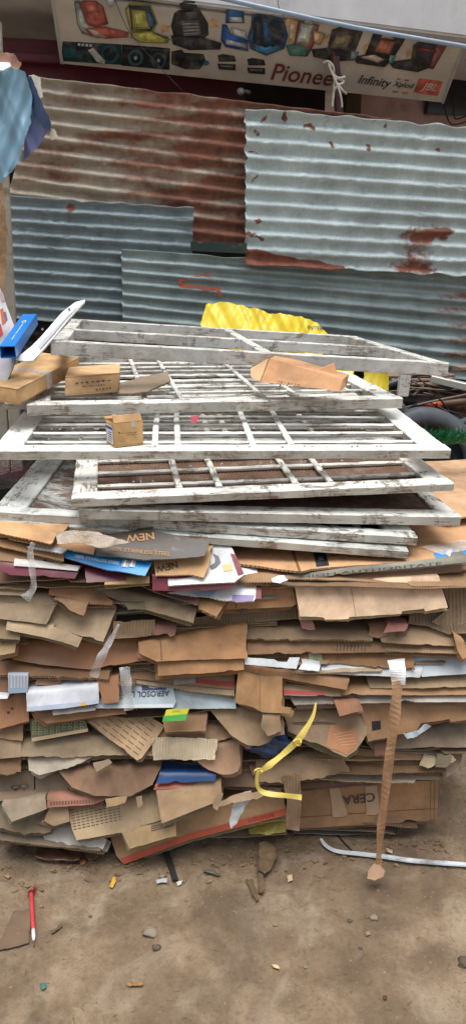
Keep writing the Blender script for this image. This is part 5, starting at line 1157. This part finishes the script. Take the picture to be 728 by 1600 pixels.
# ================================================================== THE GROUND LITTER
GP = lambda x, y, dz=0.0: gnd(x, y, dz)
def gstrip(pts, wid, mat, name, label, cat, th=0.002, n=8):
    P = smooth_path([GP(x, y, dz) for x, y, dz in pts], n); m = len(P)
    ws = [wid[min(int(i / (m - 1) * (len(wid) - 1)), len(wid) - 2)] * (1 - (i / (m - 1) * (len(wid) - 1)) % 1) + wid[min(int(i / (m - 1) * (len(wid) - 1)) + 1, len(wid) - 1)] * ((i / (m - 1) * (len(wid) - 1)) % 1) for i in range(m)]
    def W(i):
        d_ = (P[min(i + 1, m - 1)] - P[max(i - 1, 0)]).normalized(); w_ = d_.cross(UP); return w_ + UP * 0.25
    return tag(ribbon(P, ws, name, [mat], W, th=th), label, cat)
gstrip([(500, 1320, 0.012), (508, 1328, 0.010), (525, 1333, 0.008), (560, 1336, 0.008), (600, 1342, 0.008), (650, 1349, 0.008), (740, 1356, 0.008)], [0.006, 0.012, 0.016, 0.018, 0.02, 0.02, 0.018], M['white_strap'], 'white_strap', 'long flat white plastic strap lying on the dirt at right', 'strap', th=0.004)
M['black_rubber'] = mat_plain('black_rubber', (0.02, 0.019, 0.018), 0.6, 0, 0.3, 20, 0.2)
gstrip([(257, 1330, 0.012), (266, 1356, 0.006), (274, 1382, 0.006)], [0.018, 0.016, 0.015], M['black_rubber'], 'rubber_strip', 'short black strip sticking out from under the heap', 'strip', th=0.006)
gstrip([(512, 1290, 0.01), (530, 1308, 0.003), (552, 1332, 0.003)], [0.004, 0.003, 0.003], M['black_rubber'], 'twig', 'thin dark twig below the big brown box', 'twig', th=0.003)
# rag
M['rag'] = mat_plain('dirty_rag', lin((112, 92, 68)), 0.95, 0, 0.4, 20, 0.5)
rag_root = empty('crumpled_rag', GP(412, 1360), 'crumpled brown rag lying on the dirt in front of the heap', 'rag')
def gpatch(poly, name, mat, parent=None, amp=0.012, th=0.003, step=0.008, dz=0.004, freq=30, color=None, label=None, cat=None, rag=0.002):
    pl = [(GP(x, y).x, GP(x, y).y) for x, y in poly]; sd = random.random() * 50
    vs2, fs = cdt(dens(pl, step, rag, sd), (step, step)); n = len(vs2)
    cx = sum(p[0] for p in pl) / len(pl); cy = sum(p[1] for p in pl) / len(pl)
    def H(x, y): return gz(x, y) + dz + amp * (0.6 + (1 - 2 * abs(nz(x * freq, y * freq, sd))) * 0.6)
    V = [Vector((x, y, H(x, y))) for x, y in vs2] + [Vector((x, y, H(x, y) - th)) for x, y in vs2]; F = []; ec = set()
    for f in fs:
        f = list(f[:3]); a, b_, c_ = f
        if (vs2[b_][0] - vs2[a][0]) * (vs2[c_][1] - vs2[a][1]) - (vs2[b_][1] - vs2[a][1]) * (vs2[c_][0] - vs2[a][0]) < 0: f = f[::-1]
        F.append(tuple(f)); F.append(tuple(i + n for i in f[::-1]))
        for i in range(3): ec.add((f[i], f[(i + 1) % 3]))
    for a, b_ in ec:
        if (b_, a) not in ec: F.append((b_, a, a + n, b_ + n))
    o = finish(name, V, F, [mat], parent, color=color)
    if label: tag(o, label, cat)
    return o
gpatch([(404, 1326), (416, 1322), (430, 1330), (432, 1346), (424, 1362), (414, 1374), (402, 1366), (404, 1350)], 'cloth_body', M['rag'], rag_root, amp=0.02)
gpatch([(404, 1368), (412, 1370), (413, 1396), (409, 1402), (403, 1396)], 'cloth_end', M['rag'], rag_root, amp=0.012)
gpatch([(384, 1378), (394, 1378), (398, 1392), (404, 1410), (400, 1412), (392, 1398)], 'cloth_tail', M['rag'], rag_root, amp=0.008)
# brown board scraps trodden into the dirt
gpatch([(22, 1426), (50, 1420), (46, 1476), (20, 1482), (-4, 1488), (-4, 1480)], 'carton_scrap', M['card'], amp=0.003, color=lin((122, 98, 78)), label='flat brown board scrap trodden into the dirt beside the red stick', cat='carton scrap', th=0.002)
gpatch([(64, 1318), (130, 1324), (126, 1352), (90, 1356), (56, 1350)], 'carton_scrap', M['gloss'], amp=0.012, color=lin((94, 66, 54)), label='dark red brown board scrap on the ground below the heap at left', cat='carton scrap', freq=12, dz=0.01)
gpatch([(128, 1330), (165, 1324), (172, 1340), (140, 1352)], 'carton_scrap', M['card'], amp=0.012, color=lin((92, 76, 60)), label='muddy board bit beside the dark red brown scrap', cat='carton scrap')
# red stick with tuft
M['red_paint'] = mat_plain('red_paint', lin((196, 62, 70)), 0.5, 0, 0.2, 30, 0.1)
M['white_tip'] = mat_plain('white_tip', lin((212, 208, 206)), 0.5)
M['red_fluff'] = mat_plain('red_fluff', lin((150, 44, 48)), 0.95)
rs = empty('red_stick', GP(52, 1440), 'thin red stick with white tip and red tuft on the dirt', 'stick')
tube(smooth_path([GP(50, 1398, 0.008), GP(51, 1420, 0.009), GP(52, 1440, 0.008), GP(53, 1455, 0.008)], 5), 0.0055, 'shaft', [M['red_paint']], rs)
tube([GP(53, 1455, 0.008), GP(53.4, 1466, 0.008), GP(53.6, 1472, 0.007)], [0.0052, 0.005, 0.003], 'tip', [M['white_tip']], rs)
tube([GP(53.6, 1472, 0.007), GP(53.7, 1482, 0.004)], [0.0022, 0.0012], 'point', [M['rag']], rs)
rr = random.Random(5)
def hairs(name, centre, n, L, rad, mat, parent, spread=(1, 1, 0.5), seg=3, kind=None):
    V = []; F = []
    for k in range(n):
        c = centre(rr); d_ = Vector((rr.gauss(0, 1) * spread[0], rr.gauss(0, 1) * spread[1], abs(rr.gauss(0, 1)) * spread[2])).normalized(); sd_ = d_.cross(Vector((rr.random(), rr.random(), rr.random()))).normalized()
        l = L * rr.uniform(0.5, 1.2); b = len(V); bend = Vector((rr.gauss(0, 1), rr.gauss(0, 1), rr.gauss(0, .6))) * l * 0.3
        V += [c - sd_ * rad, c + sd_ * rad, c + d_ * l * .5 + bend * .5 + sd_ * rad, c + d_ * l * .5 + bend * .5 - sd_ * rad, c + d_ * l + bend]
        F += [(b, b + 1, b + 2, b + 3), (b + 3, b + 2, b + 4)]
    o = finish(name, V, F, [mat], parent, smooth=False)
    if kind: o['kind'] = kind
    return o
g0 = GP(51, 1393, 0.004)
hairs('tuft', lambda r: g0 + Vector((r.gauss(0, 0.005), r.gauss(0, 0.007), 0)), 160, 0.014, 0.0005, M['red_fluff'], rs, kind='stuff')
# countable bits
M['stone'] = mat_plain('grey_stone', lin((142, 130, 114)), 0.9, 0, 0.35, 40, 0.4)
M['stone_dark'] = mat_plain('dark_stone', lin((98, 84, 70)), 0.9, 0, 0.35, 40, 0.4)
for i, (x, y, r, m, lb) in enumerate([
    (584, 1434, 0.014, 'stone', 'flat pale grey stone lower right of the white strap'), (546, 1438, 0.008, 'stone_dark', 'small dark pebble left of the flat pale stone'),
    (575, 1457, 0.010, 'stone', 'rough pale stone just below the flat one'), (430, 1445, 0.008, 'stone', 'grey pebble below the crumpled rag'),
    (477, 1510, 0.007, 'stone', 'small pale grey pebble at the bottom middle'), (236, 1460, 0.022, 'stone', 'broken grey stone half sunk in the dirt left of centre'),
    (245, 1482, 0.013, 'stone_dark', 'brown stone touching the broken grey one'), (562, 1480, 0.006, 'stone_dark', 'tiny dark pebble below the rough pale stone'),
    (141, 1428, 0.006, 'stone_dark', 'little dark pebble right of the red stick'), (726, 1500, 0.022, 'stone_dark', 'dark lump at the right picture edge'),
    (254, 1374, 0.010, 'stone', 'light pebble beside the short black strip'), (600, 1518, 0.005, 'stone', 'tiny white pebble near the bottom right')]):
    c_ = GP(x, y); tag(blob('stone', c_ + UP * r * 0.2, (r * 0.85, r * 0.7, r * 0.32), M[m], amp=0.7, freq=1.7, seed=i * 3.3), lb, 'stone')
def litter(poly, rgb, name, lb, cat, amp=0.006, rough=0.6): return gpatch(poly, name, pm(rgb, rough), amp=amp, th=0.001, step=0.004, label=lb, cat=cat, freq=60, dz=0.002)
litter([(172, 1386), (176, 1374), (181, 1374), (182, 1380), (176, 1388)], (206, 160, 48), 'yellow_leaf', 'bright yellow leaf scrap in front of the heap', 'leaf')
litter([(63, 1539), (70, 1537), (73, 1543), (67, 1547)], (40, 110, 96), 'plastic_scrap', 'small teal plastic scrap at the lower left', 'plastic scrap')
litter([(100, 1338), (112, 1339), (112, 1343), (104, 1346), (99, 1345)], (206, 206, 200), 'paper_scrap', 'white paper bit on the dark board scrap', 'paper scrap')
litter([(244, 1380), (262, 1378), (262, 1384), (246, 1385)], (176, 176, 176), 'paper_scrap', 'grey paper bit below the pebble near the black strip', 'paper scrap')
litter([(276, 1384), (286, 1381), (284, 1386), (278, 1388)], (196, 196, 192), 'paper_scrap', 'pale paper sliver right of the black strip end', 'paper scrap')
litter([(196, 1541), (212, 1538), (224, 1537), (224, 1542), (204, 1545)], (146, 106, 66), 'wood_chip', 'brown wood splinter at the bottom left of centre', 'wood chip')
litter([(448, 1372), (455, 1370), (457, 1379), (450, 1383)], (196, 172, 140), 'wood_chip', 'pale chip to the right of the rag', 'wood chip')
litter([(424, 1510), (434, 1512), (437, 1518), (428, 1516)], (200, 184, 140), 'wood_chip', 'pale yellowish chip at the bottom centre', 'wood chip')
litter([(597, 1560), (603, 1558), (604, 1564), (598, 1565)], (92, 40, 40), 'plastic_scrap', 'dark red scrap at the lower right', 'plastic scrap')
litter([(124, 1346), (133, 1344), (135, 1350), (127, 1353)], (150, 88, 44), 'plastic_scrap', 'orange brown scrap right of the dark board', 'plastic scrap')
litter([(318, 1366), (345, 1372), (342, 1376), (318, 1370)], (96, 92, 76), 'plastic_scrap', 'grey twisted plastic on the dirt in front of the heap centre', 'plastic scrap', amp=0.01)
litter([(78, 1455), (96, 1442), (98, 1446), (82, 1458)], (96, 76, 58), 'wood_chip', 'dark bark chip right of the red stick', 'wood chip')
litter([(602, 1330), (612, 1333), (612, 1338), (604, 1337)], (190, 160, 130), 'carton_chip', 'curled carton chip beside the brown tape end', 'carton scrap', amp=0.012)
# gravel and crumbs
V = []; F = []
for k in range(9000):
    x = rr.uniform(-0.75, 0.9); y = rr.uniform(1.2, 2.05)
    dens_ = 0.35 + 0.65 * sstep(-0.2, 0.5, nz(x * 4, y * 4, 2) + 0.6 * (y - 1.6))
    if rr.random() > dens_: continue
    r = 0.0008 + 0.0034 * rr.random() ** 6; b = len(V); z_ = gz(x, y)
    for dx, dy, dz in ((1, 0, 0), (0.3, 0.9, 0.1), (-0.9, 0.3, 0), (-0.2, -1, 0), (0.1, 0, 0.8), (0, 0, -0.5)):
        V.append(Vector((x + dx * r * rr.uniform(.6, 1.3), y + dy * r * rr.uniform(.6, 1.3), z_ + dz * r)))
    F += [(b, b + 1, b + 4), (b + 1, b + 2, b + 4), (b + 2, b + 3, b + 4), (b + 3, b, b + 4)]
tag(finish('gravel', V, F, [mat_plain('gravel', lin((146, 128, 106)), 0.95, 0, 0.5, 60, 0.2)], smooth=False, base=(0, 1.6, 0)), 'scattered crumbs of gravel over the dirt', 'gravel', kind='stuff')
V = []; F = []
for k in range(150):
    x = rr.uniform(-0.65, 0.62); y = 1.79 + 0.09 * sstep(-0.3, 0.5, x) - abs(rr.gauss(0, 0.05)) + 0.02; s_ = rr.uniform(0.0025, 0.009); a_ = rr.uniform(0, 6.28); z_ = gz(x, y) + 0.002; b = len(V)
    ca, sa = math.cos(a_) * s_, math.sin(a_) * s_; r_ = rr.uniform(0.25, 0.7)
    for p_, q_ in ((-1, -1), (1, -1), (1.1, 1), (-0.8, 1)): V.append(Vector((x + ca * p_ - sa * q_ * r_, y + sa * p_ + ca * q_ * r_, z_ + rr.uniform(0, 0.004))))
    V += [v - UP * 0.0012 for v in V[b:b + 4]]
    F += [(b, b + 1, b + 2, b + 3), (b + 7, b + 6, b + 5, b + 4)] + [(b + i, b + 4 + i, b + 4 + (i + 1) % 4, b + (i + 1) % 4) for i in range(4)]
tag(finish('cardboard_shreds', V, F, [mat_plain('muddy_shreds', lin((136, 112, 84)), 0.95, 0, 0.6, 40, 0.2)], smooth=False, base=(0, 1.8, 0)), 'tiny muddy cardboard shreds strewn along the foot of the heap', 'shreds', kind='stuff')
M['straw'] = mat_plain('straw', lin((96, 78, 58)), 0.9)
hairs('straw_bits', lambda r: (lambda x, y: Vector((x, y, gz(x, y) + 0.002)))(r.uniform(-.6, .7), r.uniform(1.3, 1.95)), 220, 0.02, 0.0007, M['straw'], None, spread=(1, 1, 0.05))
o = bpy.data.objects['straw_bits']; tag(o, 'tiny straw and twig bits over the dirt', 'straw', kind='stuff')

# ================================================================== LEFT SIDE: POST, SACKCLOTH, TARPAULIN, LOOSE THINGS
M['grey_wood'] = mat_paint('grey_timber', 0.9, (176, 170, 156), (140, 128, 110), dirt=0.4)
A = at(19, 520, 3.35); B = at(7, 282, 3.35)
pw = empty('wooden_post', (A.x, A.y, 0), 'grey wooden post at the left picture edge before the fence', 'post')
dv = (B - A).normalized(); beam('post_shaft', A - dv * 1.35 - WD * 0.03, WD, dv, WN.cross(WD) * 0 + WN, 0, 0.05, 0, 2.5, -0.02, 0.03, M['grey_wood'], pw, 0.004)
beam('post_batten', A - dv * 1.35 - WD * 0.085, WD, dv, WN, 0, 0.05, 0, 2.4, -0.03, 0.015, M['grey_wood'], pw, 0.004)
M['burlap'] = mat_plain('burlap', lin((178, 146, 112)), 0.95, 0, 0.35, 60, 0.8)
Panel([(-30, 276), (6, 284), (12, 330), (15, 360), (9, 400), (8, 452), (-30, 460)], 3.12, 86, 0, 0, ext=0, crumple=0.02, wav=0.02).build('sackcloth', None, mat=M['burlap'], th=0.004, rag=0.006, step=0.02, label='frayed brown sackcloth hanging at the left picture edge', cat='sackcloth')
M['tarp'] = mat_plain('pale_blue_tarp', lin((132, 172, 196)), 0.35, 0, 0.25, 4, 0.1, lin((104, 168, 176)), 0.6)
M['tarp_dark'] = mat_plain('lavender_tarp', lin((112, 124, 170)), 0.4, 0, 0.3, 5, 0.1)
M['tarp_navy'] = mat_plain('navy_tarp', lin((40, 60, 92)), 0.4)
tr = empty('tarpaulin', at(20, 285, 3.0), 'pale blue tarpaulin hung in folds at the upper left', 'tarpaulin')
def tpart(poly, Y, mat, name, cr=0.03, wv=0.02, tilt=84, yaw=0):
    p_ = Panel(poly, Y, tilt, yaw, 0, ext=0, crumple=0.0, wav=wv * 0.3, fold=cr * 0.7); p_.build(name, None, mat=mat, th=0.003, rag=0.002, step=0.008, parent=tr); return p_
tpart([(-30, 112), (28, 108), (42, 116), (52, 150), (50, 190), (42, 220), (34, 252), (20, 272), (4, 287), (-30, 262)], 3.0, M['tarp'], 'tarp_fold', 0.035, 0.03)
tpart([(44, 132), (50, 160), (72, 196), (77, 206), (66, 224), (36, 256), (40, 228), (48, 190)], 3.04, M['tarp_dark'], 'inner_fold', 0.02, 0.02)
tpart([(44, 122), (50, 120), (66, 160), (82, 192), (80, 206), (70, 200), (54, 176), (48, 148)], 3.03, M['tarp_navy'], 'hem', 0.012, 0.012)
tpart([(46, 119), (54, 117), (64, 122), (66, 140), (68, 152), (62, 156), (56, 146)], 3.045, pm((206, 206, 198)), 'label_patch', 0.006, 0.01)
tpart([(80, 200), (86, 202), (92, 216), (82, 219), (77, 214)], 3.03, pm((196, 186, 170)), 'hem_end', 0.004, 0.004)
M['brown_paper'] = mat_plain('old_brown_paper', lin((160, 118, 98)), 0.85, 0, 0.4, 20, 0.5)
Panel([(-20, 81), (21, 81), (28, 92), (34, 102), (28, 112), (10, 118), (-20, 120)], 3.06, 70, 0, 0, ext=0, crumple=0.04, wav=0.03).build('paper_bundle', None, mat=M['brown_paper'], th=0.004, rag=0.006, label='crumpled brown paper bundle above the blue tarpaulin', cat='paper bundle')
Panel([(-20, 96), (16, 98), (18, 104), (6, 110), (-20, 110)], 2.98, 60, 0, 0, ext=0, wav=0.006).build('plastic_tray', None, mat=pm((206, 224, 230)), th=0.006, label='pale plastic tray edge on top of the tarpaulin at the left edge', cat='tray')
# posters, blue carton, white trim
pp = Panel([(-40, 440), (-4, 438), (24, 512), (8, 548), (-40, 590)], 2.62, 74, 0, 0, ext=0, wav=0.004)
pp.build('poster_board', (232, 234, 238), mat='gloss', th=0.006, label='white board with red and orange print leaning at the left edge', cat='board')
for pl, c_ in (([(1, 484), (6, 482), (10, 504), (5, 508)], (226, 110, 70)), ([(-8, 510), (2, 506), (6, 522), (-4, 530)], (206, 70, 90)), ([(6, 488), (10, 487), (13, 500), (9, 503)], (120, 110, 150)), ([(0, 458), (6, 458), (9, 470), (3, 472)], (196, 170, 180))): pp.patch(pl, pm(c_), 'printed_patch', 0.002)
M['blue_print'] = mat_plain('blue_print', lin((24, 120, 204)), 0.35, 0, 0.1, 10, 0.05)
a = at(13, 551, 2.3); b_ = at(48, 500, 2.66); ax = b_ - a; axn = ax.normalized(); sd = Vector((1, 0, 0)) - axn * axn.x; sd.normalize(); nn = sd.cross(axn).normalized()
bb = empty('blue_carton', a, 'bright blue square carton tube with open end at the left', 'carton')
w_, h_, t_ = 0.046, 0.034, 0.0025
o0 = a - sd * w_ / 2 - nn * h_ / 2
for (nm, q, e1, e2) in (('bottom', o0, sd * w_, nn * t_), ('top', o0 + nn * h_, sd * w_, nn * t_), ('side', o0 + nn * t_, sd * t_, nn * (h_ - t_)), ('side', o0 + nn * t_ + sd * (w_ - t_), sd * t_, nn * (h_ - t_))):
    box_solid(nm, q, e1, ax, e2, M['blue_print'], bb, bev=0.0006)
box_solid('end', o0 + ax + sd * 0.0, sd * w_, axn * t_, nn * (h_ + t_), M['blue_print'], bb, bev=0.0006)
q0 = o0 + nn * (h_ + t_ + 0.0008)
vs_, fs_ = text_geo('~~ ~~~~~ D'); x1 = max(v[0] for v in vs_)
finish('printed_text', [q0 + ax * (0.18 + 0.6 * v[0] / x1) + sd * (w_ * 0.62 - 0.018 * v[1]) for v in vs_], [f_ for f_ in fs_], [pm((220, 232, 240))], bb, smooth=False)
M['white_plastic'] = mat_plain('white_plastic', lin((226, 228, 230)), 0.4, 0, 0.1, 10, 0.05, lin((170, 166, 160)), 0.5)
wt = Panel([(98, 488), (118, 471), (133, 467), (132, 471), (96, 512), (62, 553), (52, 563), (38, 564), (25, 560), (52, 538)], 2.34, 40, 0, 0, ext=0, wav=0.006)
wt.build('white_trim', None, mat=M['white_plastic'], th=0.006, rag=0.001, label='long pointed white plastic trim leaning across the left end of the top frame', cat='trim')
wt.patch([(60, 540), (100, 500), (132, 469), (130, 472), (98, 506), (64, 546)], pm((176, 178, 182)), 'ridge', 0.004)
for (x, y) in ((67, 515), (109, 484)): wt.patch(circ(x, y, 2, 2, 8), pm((60, 56, 54)), 'screw_hole', 0.003)
M['grey_card2'] = mat_plain('grey_board', lin((166, 166, 172)), 0.6)
Panel([(-20, 566), (12, 556), (36, 548), (14, 590), (2, 618), (-20, 622)], 2.3, 46, 0, 0, ext=0, wav=0.01).build('grey_board', (150, 150, 160), mat='gloss', th=0.005, label='grey lilac board below the blue carton tube', cat='board')

# ================================================================== BEHIND: YELLOW SACKS
M['yellow_sack'] = mat_plain('yellow_sack', lin((236, 210, 50)), 0.35, 0, 0.18, 7, 0.25, lin((196, 168, 40)), 0.5)
ys = Panel([(322, 479), (342, 475), (384, 480), (420, 491), (470, 498), (494, 506), (520, 532), (500, 560), (400, 562), (330, 540), (313, 510)], 3.6, 58, 0, 0, ext=0, wav=0.012, fold=0.013)
y1 = ys.build('yellow_sack', None, mat=M['yellow_sack'], th=0.012, rag=0.002, step=0.009, label='large folded yellow plastic sack behind the top frame', cat='sack')
ys.text('INTER', (480, 516), (504, 518), 5, pm((70, 90, 104)), off=0.004)
Panel([(560, 598), (571, 578), (607, 580), (606, 613), (588, 606)], 3.1, 62, 0, 0, ext=0, wav=0.008, fold=0.008).build('yellow_sack', None, mat=M['yellow_sack'], th=0.004, rag=0.002, step=0.009, label='flat yellow sack corner showing under the right end of the top frame', cat='sack')
Panel([(522, 588), (526, 578), (546, 572), (552, 582), (548, 592), (536, 590)], 3.05, 55, 0, 0, ext=0, wav=0.008, fold=0.01).build('yellow_sack', None, mat=M['yellow_sack'], th=0.004, rag=0.002, step=0.009, label='small yellow sack fold behind the raised flap', cat='sack')

# ================================================================== RIGHT: SCRAP BEHIND THE HEAP
M['shade_toned_scrap'] = mat_plain('shade_toned_scrap', lin((26, 23, 22)), 0.95, 0, 0.5, 10, 0.6)  # near-black colour paints in the deep shade of the cavity behind the heap
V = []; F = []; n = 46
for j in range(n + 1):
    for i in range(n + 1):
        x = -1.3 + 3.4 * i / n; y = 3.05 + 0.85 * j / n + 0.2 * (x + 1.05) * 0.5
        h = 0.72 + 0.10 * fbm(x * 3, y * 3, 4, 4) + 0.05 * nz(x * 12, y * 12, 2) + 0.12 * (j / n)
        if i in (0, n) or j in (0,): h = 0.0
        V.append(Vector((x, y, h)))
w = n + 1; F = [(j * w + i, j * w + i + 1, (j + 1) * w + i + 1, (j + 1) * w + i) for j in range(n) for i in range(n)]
tag(finish('scrap_heap', V, F, [M['shade_toned_scrap']], smooth=False), 'heap of mixed scrap coloured dark as shade between the cardboard and the fence', 'scrap heap', kind='stuff')
def mat_tyre():
    return mat_plain('tyre_rubber', lin((70, 76, 84)), 0.55, 0, 0.3, 20, 0.3)
M['tyre'] = mat_tyre()
def tyre(c_, axis_, R_, r_, label):
    axis_ = axis_.normalized(); u = axis_.orthogonal().normalized(); v = axis_.cross(u)
    root = empty('tyre', c_, label, 'tyre')
    def ring(name, prof, seg=56, mat=M['tyre'], par=None):
        V = []; F = []; m = len(prof)
        for i in range(seg):
            a_ = 6.28318 * i / seg; rd = u * math.cos(a_) + v * math.sin(a_)
            for (rr_, hh) in prof: V.append(c_ + rd * rr_ + axis_ * hh)
        for i in range(seg):
            for k in range(m): F.append((i * m + k, ((i + 1) % seg) * m + k, ((i + 1) % seg) * m + (k + 1) % m, i * m + (k + 1) % m))
        return finish(name, V, F, [mat], par or root)
    cs = ring('carcass', [(R_ * 0.62, -r_ * 0.55), (R_ * 0.72, -r_ * 0.9), (R_ * 0.9, -r_ * 0.98), (R_ * 0.975, -r_ * 0.75), (R_ * 0.975, r_ * 0.75), (R_ * 0.9, r_ * 0.98), (R_ * 0.72, r_ * 0.9), (R_ * 0.62, r_ * 0.55), (R_ * 0.68, r_ * 0.4), (R_ * 0.9, r_ * 0.5), (R_ * 0.9, -r_ * 0.5), (R_ * 0.68, -r_ * 0.4)])
    for k in (-0.54, -0.18, 0.18, 0.54): ring('tread_rib', [(R_ * 0.976, r_ * (k - 0.13)), (R_, r_ * (k - 0.12)), (R_, r_ * (k + 0.12)), (R_ * 0.976, r_ * (k + 0.13))], par=cs)
tyre(at(668, 720, 3.05), Vector((0.25, -1, 0.75)), 0.22, 0.075, 'ribbed grey tyre leaning behind the right end of the sashes')
tyre(at(612, 690, 3.0), Vector((1, -0.5, 0.45)), 0.2, 0.055, 'second tyre half hidden behind the widest sash')
# green tinsel
M['tinsel'] = mat_plain('green_tinsel', lin((24, 120, 74)), 0.35, 0, 0.4, 30, 0.1)
core = smooth_path([at(655, 690, 2.72), at(690, 688, 2.72), at(720, 686, 2.75), at(770, 690, 2.8)], 6)
gt = empty('green_tinsel', core[0], 'green tinsel garland lying by the tyre at the right edge', 'garland')
tube(core, 0.006, 'wire_core', [M['tinsel']], gt)
hairs('foil_strands', lambda r: r.choice(core) + Vector((r.gauss(0, .02), r.gauss(0, .012), r.gauss(0, .008))), 1500, 0.042, 0.0011, M['tinsel'], gt, spread=(1, 1, 0.9), kind='stuff')
M['pink_tinsel'] = mat_plain('magenta_tinsel', lin((120, 30, 60)), 0.4)
pc = at(22, 738, 2.2); gt = empty('magenta_tinsel', pc, 'dark magenta tinsel tuft in the gap left of the sashes', 'garland')
hairs('foil_strands', lambda r: pc + Vector((r.gauss(0, .03), r.gauss(0, .03), r.gauss(0, .01))), 160, 0.03, 0.0007, M['pink_tinsel'], gt, kind='stuff')
# lumber, channel, rods, hose, pipe
M['plank'] = mat_paint('brown_plank', 0.95, (150, 124, 106), (118, 88, 72), dirt=0.5)
def bar_between(name, a_, b_, w_, h_, mat, label, cat, group=None):
    d_ = (b_ - a_); L = d_.length; ex_ = d_.normalized(); ey_ = UP.cross(ex_).normalized(); ez_ = ex_.cross(ey_)
    o = beam(name, a_, ex_, ey_, ez_, 0, L, -w_ / 2, w_ / 2, -h_ / 2, h_ / 2, mat, None, 0.003, 0.001)
    return tag(o, label, cat, group)
for k, lb in enumerate(('uppermost brown plank of the small stack right of the yellow sack', 'middle brown plank of the small stack right of the yellow sack', 'lowest brown plank of the small stack right of the yellow sack')):
    bar_between('plank', at(600 + 4 * k, 586 + 6.0 * k, 3.75 - .02 * k), at(702 - 6 * k, 585 + 6.2 * k, 3.82 - .02 * k), 0.12, 0.013, M['plank'], lb, 'plank', 'brown planks behind the heap')
M['alu'] = mat_plain('dull_aluminium', lin((190, 192, 186)), 0.45, 0.5, 0.2, 14, 0.1, lin((120, 116, 104)), 0.6)
for dz, th_ in ((0, 0.03),): bar_between('metal_channel', at(672, 591, 3.5), at(760, 612, 3.45), 0.06, 0.032, M['alu'], 'pale metal channel lying across the scrap at the right edge', 'metal channel')
bar_between('timber_end', at(711, 576, 3.6), at(770, 572, 3.7), 0.05, 0.02, M['plank'], 'short timber end at the right edge above the metal channel', 'timber')
M['rod'] = mat_plain('rusty_rod', lin((120, 108, 98)), 0.7, 0.2)
for pts, r_, lb in (([(632, 637, 3.3), (680, 626, 3.35), (760, 610, 3.45)], 0.005, 'thin rod slanting over the brown pipe at the right'), ([(680, 613, 3.5), (760, 602, 3.55)], 0.005, 'short thin rod below the metal channel'), ([(645, 618, 3.45), (660, 604, 3.55)], 0.006, 'stubby rod in the dark below the planks')):
    tag(tube([at(*p_) for p_ in pts], r_, 'metal_rod', [M['rod']]), lb, 'rod')
bp = empty('brown_pipe', at(700, 632, 3.42), 'brown pipe with orange end in the dark scrap at right', 'pipe')
M['pipe_brown'] = mat_plain('brown_pipe', lin((96, 70, 56)), 0.6); M['pipe_orange'] = mat_plain('orange_cap', lin((200, 84, 44)), 0.6)
tube([at(688, 632, 3.4), at(770, 622, 3.5)], 0.016, 'pipe_length', [M['pipe_brown']], bp, seg=12); tube([at(665, 633, 3.38), at(688, 632, 3.4)], 0.014, 'pipe_end', [M['pipe_orange']], bp, seg=12)
M['hose'] = mat_plain('grey_hose', lin((72, 80, 88)), 0.4)
tag(tube(smooth_path([at(600, 604, 3.4), at(625, 594, 3.4), at(645, 585, 3.45), at(670, 582, 3.5)], 6), 0.014, 'hose', [M['hose']], seg=10), 'dark grey hose bending behind the top frame end', 'hose')
tag(tube(smooth_path([at(700, 668, 3.1), at(720, 660, 3.15), at(760, 645, 3.3)], 6), 0.014, 'hose', [M['hose']], seg=10), 'dark hose at the right edge above the green tinsel', 'hose')

rw = random.Random(9)
for (cx, cy, Yc, lb) in ((690, 645, 3.3, 'dark tangle of wire over the tyre at the right edge'), (660, 612, 3.5, 'dark tangle of wire below the brown planks')):
    P = [at(cx + rw.gauss(0, 26), cy + rw.gauss(0, 14), Yc + rw.gauss(0, 0.06)) for _ in range(16)]
    tag(tube(smooth_path(P, 7), 0.0035, 'wire_tangle', [M['black_wire'] if cx > 680 else M['rod']], seg=5), lb, 'wire')
